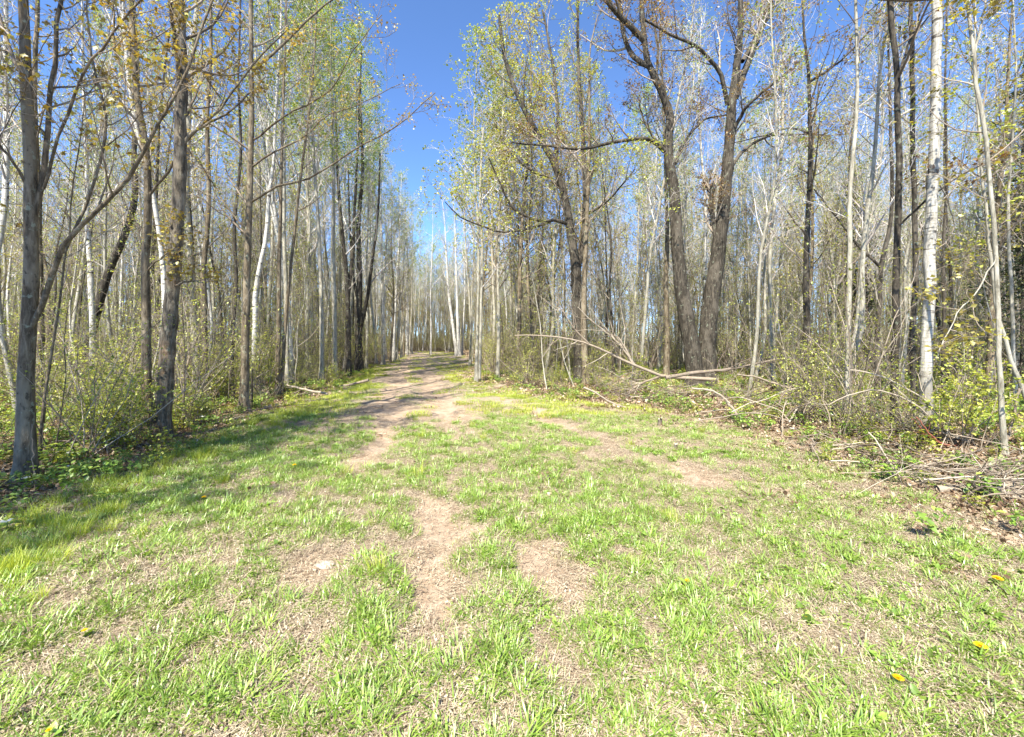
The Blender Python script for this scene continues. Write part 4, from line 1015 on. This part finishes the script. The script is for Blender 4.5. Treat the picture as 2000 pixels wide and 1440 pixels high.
pts = scatter_points(rng, 1700, 16, 70, .45, lambda x, y: inside(x, y) < -1.6 or y > 55, xmax=1.28, tries=10, pw=.8)
pts += scatter_points(rng, 420, 53, 66, .5, lambda x, y: -.46 < x / y < .08 and inside(x, y) < 6 , xmax=.5, tries=40)
xy = np.array(pts); n = len(xy)
scatter('distant_undergrowth', proto_collection('farshrub', fs), np.c_[xy, height(xy[:, 0], xy[:, 1])], np.c_[rng.normal(0, .05, n), rng.normal(0, .05, n), rng.rand(n) * 6.28], rng.uniform(.7, 1.3, n), rng.randint(0, len(fs), n), 'thick undergrowth of saplings and shrubs deep in the woods', 'undergrowth')

# ------------------------------------------------------------------ fallen branches, brush heap
def fallen(pts, w0, w1, label, D=None, seed=0, mat='deadwood', forks=(), twigs=5, group=None, name='fallen_branch', leaf=None):
    """pts: (px, py) with D given, or (px,py,D)"""
    r = np.random.RandomState(seed)
    def cvt(L): return np.array([at(p[0], p[1], p[2] if len(p) > 2 else D) for p in L])
    W = cvt(pts); W[:, 2] = np.maximum(W[:, 2], height(W[:, 0], W[:, 1]) + .015)
    b = W[0].copy(); Dm = W[:, 1].mean()
    root = thing(name, label, 'branch', b, 0, group)
    P, R = resample(W - b, np.linspace(w0, w1, len(W)) / F * Dm / 2, 16, r, .006)
    g = Geo(); tubes(P, R, 6, g, rough=.06, rng=r, tint=[r.rand() * .5 + .3], cap=True)
    link('stem', g.mesh('stem', M[mat]), root)
    lines = [(P, R)]
    for (fp, f0, f1) in forks:
        Wf = cvt(fp) - b
        Pf, Rf = resample(Wf, np.linspace(f0, f1, len(Wf)) / F * Dm / 2, 16, r, .006)
        gf = Geo(); tubes(Pf, Rf, 5, gf, rough=.05, rng=r, tint=[r.rand() * .5 + .3]); link('fork', gf.mesh('fork', M[mat]), root)
        lines.append((Pf, Rf))
    LP = np.stack([l[0] for l in lines]); LR = np.stack([l[1] for l in lines])
    if twigs:
        Ls = np.linalg.norm(P[-1] - P[0])
        Q, RQ = spawn(r, LP, LR, twigs, .3, 1, Ls * .28, 40, .15, 6, .5, .3, .12, 1.0, rmin=.003)
        Q2, R2 = spawn(r, Q, RQ, 3, .2, 1, Ls * .10, 40, .1, 4, .6, .5, .12, 1.0, rmin=.0025)
        gt = Geo(); tubes(Q, RQ, 4, gt, tint=r.rand(len(Q))); tubes(Q2, R2, 3, gt, tint=r.rand(len(Q2)))
        o = link('twigs', gt.mesh('twigs', M[mat]), root); o['kind'] = 'stuff'
        if leaf:
            gl = Geo(); leaves(r, along(r, Q2, 3, .3, .02), .05, gl, LEAF_O); o = link('foliage', gl.mesh('foliage', M[leaf]), root); o['kind'] = 'stuff'
    return root
fallen([(1400, 742), (1340, 738), (1292, 734), (1262, 722), (1225, 708), (1190, 690), (1150, 672), (1110, 662), (1050, 655), (1005, 656)], 7.5, 1.8, 'long bleached fallen limb reaching left in front of the twin maples', D=11.5, seed=51, twigs=9,
       forks=[([(1240, 714), (1215, 680), (1185, 650), (1150, 622), (1128, 600)], 4, 1.5), ([(1236, 712), (1226, 690), (1215, 670), (1205, 655)], 5, 2), ([(1292, 735), (1255, 748), (1228, 766)], 5, 3), ([(1150, 672), (1120, 640), (1100, 610), (1088, 595)], 4, 1.5)])
fallen([(1300, 738), (1360, 728), (1420, 722), (1470, 712), (1530, 700)], 8, 3, 'grey fallen limb running right from the twin maples at knee height', D=11.0, seed=52, mat='deadwood_dark', twigs=7)
fallen([(1450, 834), (1440, 810), (1420, 785), (1395, 765), (1350, 758)], 7, 3, 'bare curved pale stick arching down to the ground below the twin maples', D=8.2, seed=53, twigs=3)
fallen([(1140, 757), (1165, 768), (1195, 787), (1230, 812), (1260, 828)], 4, 2, 'thin bleached branch lying on leaves right of the crooked maple', D=10, seed=54, twigs=4)
fallen([(1545, 760), (1500, 745), (1470, 735), (1440, 732)], 5, 2.5, 'short pale stick propped in the shrubs right of the twin maples', D=9, seed=55, twigs=4)
fallen([(1880, 905), (1860, 860), (1840, 820), (1790, 770), (1720, 735), (1660, 722)], 5, 2, 'long arching bare branch bending down over the brush heap', D=6.2, seed=56, twigs=6)
fallen([(1900, 915), (1850, 850), (1800, 800), (1740, 768), (1680, 765), (1620, 790)], 4, 2, 'lower arching bare branch springing from the brush heap', D=5.9, seed=57, twigs=6)
fallen([(1840, 880), (1810, 850), (1785, 820)], 4, 2, 'reddish brown stem leaning left at the foot of the tall birch', D=6.0, seed=58, mat='redstem', twigs=3)
fallen([(1870, 900), (1835, 865), (1810, 840), (1790, 815)], 4, 2, 'longer reddish stem leaning left beside the first one', D=5.8, seed=59, mat='redstem', twigs=2)
fallen([(1830, 955), (1880, 962), (1930, 966), (1990, 972), (2060, 990)], 15, 12, 'thick weathered log lying at the right end of brush heap', D=4.45, seed=60, mat='deadwood', twigs=2, name='fallen_log')
fallen([(1940, 945), (1975, 970), (2010, 1000), (2050, 1030)], 11, 8, 'pale split log slanting down at the right edge', D=4.2, seed=61, twigs=0, name='fallen_log')
fallen([(1990, 760, 6.0), (1975, 830, 5.6), (1950, 900, 5.2)], 5, 3, 'thin dead stem hanging at the right edge over the heap', seed=62, mat='deadwood_dark', twigs=4)
fallen([(720, 742), (690, 750), (655, 757)], 6, 3, 'dark rotting stick on the bank by the dark trunks at track bend', D=14.5, seed=63, mat='deadwood_dark', twigs=4)
fallen([(235, 870), (270, 866), (310, 872), (350, 862)], 6, 3, 'dead stick lying across the foot of rotting trunk', D=6.3, seed=64, mat='deadwood_dark', twigs=4)
fallen([(68, 972), (66, 930), (64, 880), (62, 830)], 2.4, 1.2, 'very thin white bleached stem in front of the leftmost maple', D=4.4, seed=65, twigs=0)
fallen([(640, 770), (600, 762), (560, 752)], 5, 3, 'fallen stick in the left leaf litter beyond slim maple', D=11.5, seed=66, mat='deadwood', twigs=5)
rb = np.random.RandomState(66)
def heap_stick(cx, cy, L, rad, yaw, tilt, mat, label, group, bow, z0):
    n = 7; s = np.linspace(-.5, .5, n) * L
    P = np.stack([s * cos(yaw), s * sin(yaw), s * sin(tilt) + z0 + bow * (1 - (s / (L / 2)) ** 2)], -1)
    P += rb.normal(0, .012 * L, P.shape); hz = height(cx + P[:, 0], cy + P[:, 1])
    P[:, 2] = np.maximum(P[:, 2], .01) + hz
    label = '%s %s %s %s' % ('long' if L > 1.1 else 'short', 'thick' if rad > .0115 else 'thin', 'bleached' if mat == 'deadwood' else 'dark', label) + ('' if 'heap' in label else ' ' + spot(cx, cy))
    root = thing('dead_branch', label, 'branch', (cx, cy, 0), 0, group)
    g = Geo(); PP, RR = resample(P, np.linspace(rad, rad * .4, n), 12, rb, .004); tubes(PP, RR, 5, g, rough=.06, rng=rb, tint=[rb.rand()], cap=True); link('stem', g.mesh('stem', M[mat]), root)
    Q, RQ = spawn(rb, PP[None], RR[None], 6, .25, 1, L * .35, 38, .05, 5, .55, .4, .12, 1.0, rmin=.0022)
    Q2, R2 = spawn(rb, Q, RQ, 2, .3, 1, L * .12, 38, .05, 3, .7, .5, .12, 1.0, rmin=.0018)
    g = Geo(); tubes(Q, RQ, 4, g, tint=rb.rand(len(Q))); tubes(Q2, R2, 3, g, tint=rb.rand(len(Q2))); o = link('twigs', g.mesh('twigs', M[mat]), root); o['kind'] = 'stuff'
for i in range(58):       # brush heap at the right edge
    px = 1560 + 480 * rb.rand() ** .8; py = np.interp(px, [1560, 1700, 2000], [880, 905, 965]) + rb.normal(0, 22)
    c = ground_at(px, py)
    heap_stick(c[0], c[1], rb.uniform(.4, 1.6), rb.uniform(.0035, .012), rb.normal(-.35, 1.0), rb.normal(0, .2), 'deadwood' if rb.rand() < .65 else 'deadwood_dark', ('dead branch in the right brush heap, %s' % ('left end' if px < 1720 else 'middle' if px < 1870 else 'right end')), 'dead branches in the right brush heap', rb.uniform(0, .12), rb.uniform(.02, .22))
for i in range(34):       # slash along the right edge further off
    px = 1130 + 480 * rb.rand(); py = np.interp(px, [1130, 1350, 1610], [768, 790, 835]) + rb.normal(0, 14)
    c = ground_at(px, py)
    heap_stick(c[0], c[1], rb.uniform(.6, 2.2), rb.uniform(.007, .018), rb.normal(0, .8), rb.normal(.1, .25), 'deadwood' if rb.rand() < .6 else 'deadwood_dark', 'dead branch in loose slash', 'dead branches below the twin maples', rb.uniform(0, .25), rb.uniform(.05, .5))
for i in range(20):
    px = 60 + 600 * rb.rand(); py = np.interp(px, [60, 300, 660], [890, 850, 770]) + rb.normal(0, 10)
    c = ground_at(px, py)
    heap_stick(c[0], c[1], rb.uniform(.4, 1.4), rb.uniform(.005, .013), rb.normal(0, .9), rb.normal(0, .1), 'deadwood' if rb.rand() < .4 else 'deadwood_dark', 'dead branch on leaf litter', 'dead branches along the left edge', rb.uniform(0, .1), rb.uniform(.01, .1))

# stumps
def stump(px, py, w, h, label, mat='deadwood', seed=0):
    c = ground_at(px, py); r = np.random.RandomState(seed); rad = w / F * c[1] / 2; H = h / F * c[1]
    root = thing('stump', label, 'stump', c)
    g = Geo(); z = np.array([-.05, .02, H * .3, H * .7, H]); tubes(np.stack([0 * z, 0 * z, z], -1), rad * np.array([1.4, 1.25, 1, .95, .9]), 12, g, rough=.05, rng=r, cap=False)
    link('side', g.mesh('side', M['bark_snag']), root)
    g = Geo(); a = np.arange(12) * 2 * pi / 12
    V = np.concatenate([[[0, 0, H + .012]], np.stack([rad * .9 * np.cos(a), rad * .9 * np.sin(a), H + r.normal(0, .02, 12)], -1)])
    g.add(V, [(0, 1 + i, 1 + (i + 1) % 12) for i in range(12)], .95); link('cut_face', g.mesh('cut_face', M[mat]), root)
stump(1027, 748, 9, 17, 'small pale cut stump at the right edge near the track', seed=3)
stump(1289, 833, 9, 14, 'low bleached stump tip in grass below the twin maples', seed=4)
stump(1320, 878, 7, 10, 'tiny ragged stump beside the bare patch on the right', seed=5)

# pale stones pressed into the track
def stone(px, py, w, label, seed, flat=.35):
    c = ground_at(px, py); r = np.random.RandomState(seed); rad = w / F * c[1] / 2
    nu, nv = 12, 7; u = np.arange(nu) * 2 * pi / nu; v = np.linspace(0, pi, nv)
    X = np.outer(np.sin(v), np.cos(u)); Y = np.outer(np.sin(v), np.sin(u)) * .7; Z = np.outer(np.cos(v), np.ones(nu)) * flat
    k = 1 + .13 * r.normal(0, 1, (nv, nu)); k[0] = k[0, 0]; k[-1] = k[-1, 0]
    V = np.stack([X * k, Y * k, Z * k * .8], -1).reshape(-1, 3) * rad
    idx = np.arange(nu * nv).reshape(nv, nu)
    q = np.stack([idx[:-1], np.roll(idx[:-1], -1, 1), np.roll(idx[1:], -1, 1), idx[1:]], -1).reshape(-1, 4)[:, ::-1]
    g = Geo(); g.add(V, q, .7); o = link('stone', g.mesh('stone', M['stone'])); o.location = c + [0, 0, rad * flat * .25]; o.rotation_euler = (0, 0, r.rand() * .6 - .3)
    tag(o, label, 'stone')
stone(636, 1104, 42, 'larger pale stone sunk in the turf left of the centre', 1, .3)
stone(676, 1106, 16, 'small pale stone just right of the larger sunken stone', 2, .35)

# flowers
def dandelion(px, py, w, label, seed):
    c = ground_at(px, py + 12); r = np.random.RandomState(seed); rad = w / F * c[1] / 2; H = .05
    root = thing('dandelion', label, 'flower', c)
    g = Geo(); tubes(np.array([[0, 0, 0], [.004, 0, H * .5], [0, .003, H]]), np.array([.002, .002, .002]), 5, g); link('stem', g.mesh('stem', M['weed']), root)
    g = Geo()
    for ring, (n, s, el) in enumerate(((22, 1.0, .15), (18, .8, .5), (12, .5, 1.0))):
        a = np.arange(n) * 2 * pi / n + ring * .3
        d = np.stack([np.cos(a) * cos(el), np.sin(a) * cos(el), np.full(n, sin(el))], -1); sd = np.stack([-np.sin(a), np.cos(a), 0 * a], -1)
        b = np.array([0, 0, H]); V = np.stack([b + 0 * d - sd * rad * .02, b + d * rad * s - sd * rad * .09, b + d * rad * s + sd * rad * .09, b + 0 * d + sd * rad * .02], 1).reshape(-1, 3)
        g.add(V, np.arange(n * 4).reshape(-1, 4), np.repeat(r.rand(n), 4))
    o = link('flower_head', g.mesh('flower_head', M['petal_yellow']), root)
    g = Geo(); leaves(r, np.zeros((9, 3)) + [0, 0, .008], .065, g, LEAF_O, droop=-.1, flat=.9); link('leaf_rosette', g.mesh('leaf_rosette', M['weed']), root)
for i, (px, py, w, l) in enumerate(((1949, 1133, 17, 'dandelion near the right edge below the bare soil patch'), (1915, 1268, 20, 'largest yellow dandelion, low in the grass at right'), (1755, 1333, 18, 'dandelion nearest the bottom right, between leaf scraps'),
        (1343, 1137, 11, 'yellow dandelion in short grass right of the ruts'), (1575, 1208, 9, 'tiny orange yellow dandelion in fine grass at right'), (165, 1237, 10, 'small dandelion in grass at the lower left'), (398, 969, 9, 'dandelion in the tall bright grass on the left'),
        (575, 904, 8, 'dandelion farthest back in the left grass strip'), (95, 1438, 10, 'dandelion cut by the bottom left picture edge'))):
    dandelion(px, py, w, l, i)
def trillium(px, py, w, label, seed):
    c = ground_at(px, py + 22); r = np.random.RandomState(seed); rad = w / F * c[1] / 2; H = CAMZ - (py - HZ) / F * c[1] - c[2]
    root = thing('trillium', label, 'flower', c)
    g = Geo(); tubes(np.array([[0, 0, 0], [.01, 0, H * .5], [0, .01, H]]), np.array([.003, .003, .002]), 5, g); link('stem', g.mesh('stem', M['weed']), root)
    for nm, s, zz, mt, el, off in (('leaf', 2.0, H * .8, 'weed', .1, 0), ('petal', 1.1, H, 'petal_white', .45, .5)):
        for j in range(3):
            a = j * 2 * pi / 3 + off + seed; V0, F0 = LEAF_O
            d = np.array([cos(a) * cos(el), sin(a) * cos(el), sin(el)]); y_ = np.array([-sin(a), cos(a), 0]); z_ = np.cross(d, y_)
            V = np.array([0, 0, zz]) + rad * s * (V0[:, :1] * d + V0[:, 1:2] * 1.3 * y_ + V0[:, 2:] * z_)
            g = Geo(); g.add(V, F0, .6); link(nm, g.mesh(nm, M[mt]), root)
for i, (px, py, w, l) in enumerate(((134, 887, 14, 'white trillium just right of the leftmost maple, upper of two'), (138, 912, 16, 'white trillium just right of the leftmost maple, lower of two'), (50, 935, 14, 'white trillium at the foot of the leftmost maple'), (12, 1021, 22, 'white trillium at the left picture edge in the shade'),
        (395, 815, 10, 'white trillium between rotting trunk and slim maple'), (1628, 812, 10, 'white trillium in the shade by the slim pale aspen'), (1548, 838, 10, 'white trillium under shrubs on the right edge'))):
    trillium(px, py, w, l, i)
# things that share a label and lie in one part of the view are told apart from left to right
same = {}
for o in S.objects:
    if o.parent is None and o.get('label') and o.get('category') and o.location.y > 1 and 'picture edge' not in o['label']:
        same.setdefault(o['label'], []).append(o)
for lab, L_ in same.items():
    n = len(L_)
    if not 2 <= n <= 8 or len(lab.split()) > 14: continue
    L_.sort(key=lambda o: o.location.x / o.location.y)
    nl = (n + 1) // 2; W_ = ['', 'second ', 'third ', 'fourth ']
    for i, o in enumerate(L_):
        pre = 'middle ' if (n == 3 and i == 1) else (W_[i] + 'leftmost ' if i < nl else W_[n - 1 - i] + 'rightmost ')
        o['label'] = pre + lab
print('objects', len(bpy.data.objects), 'tris', sum(sum(p for p in [len(m.loops) - 2 * len(m.polygons)]) for m in bpy.data.meshes))
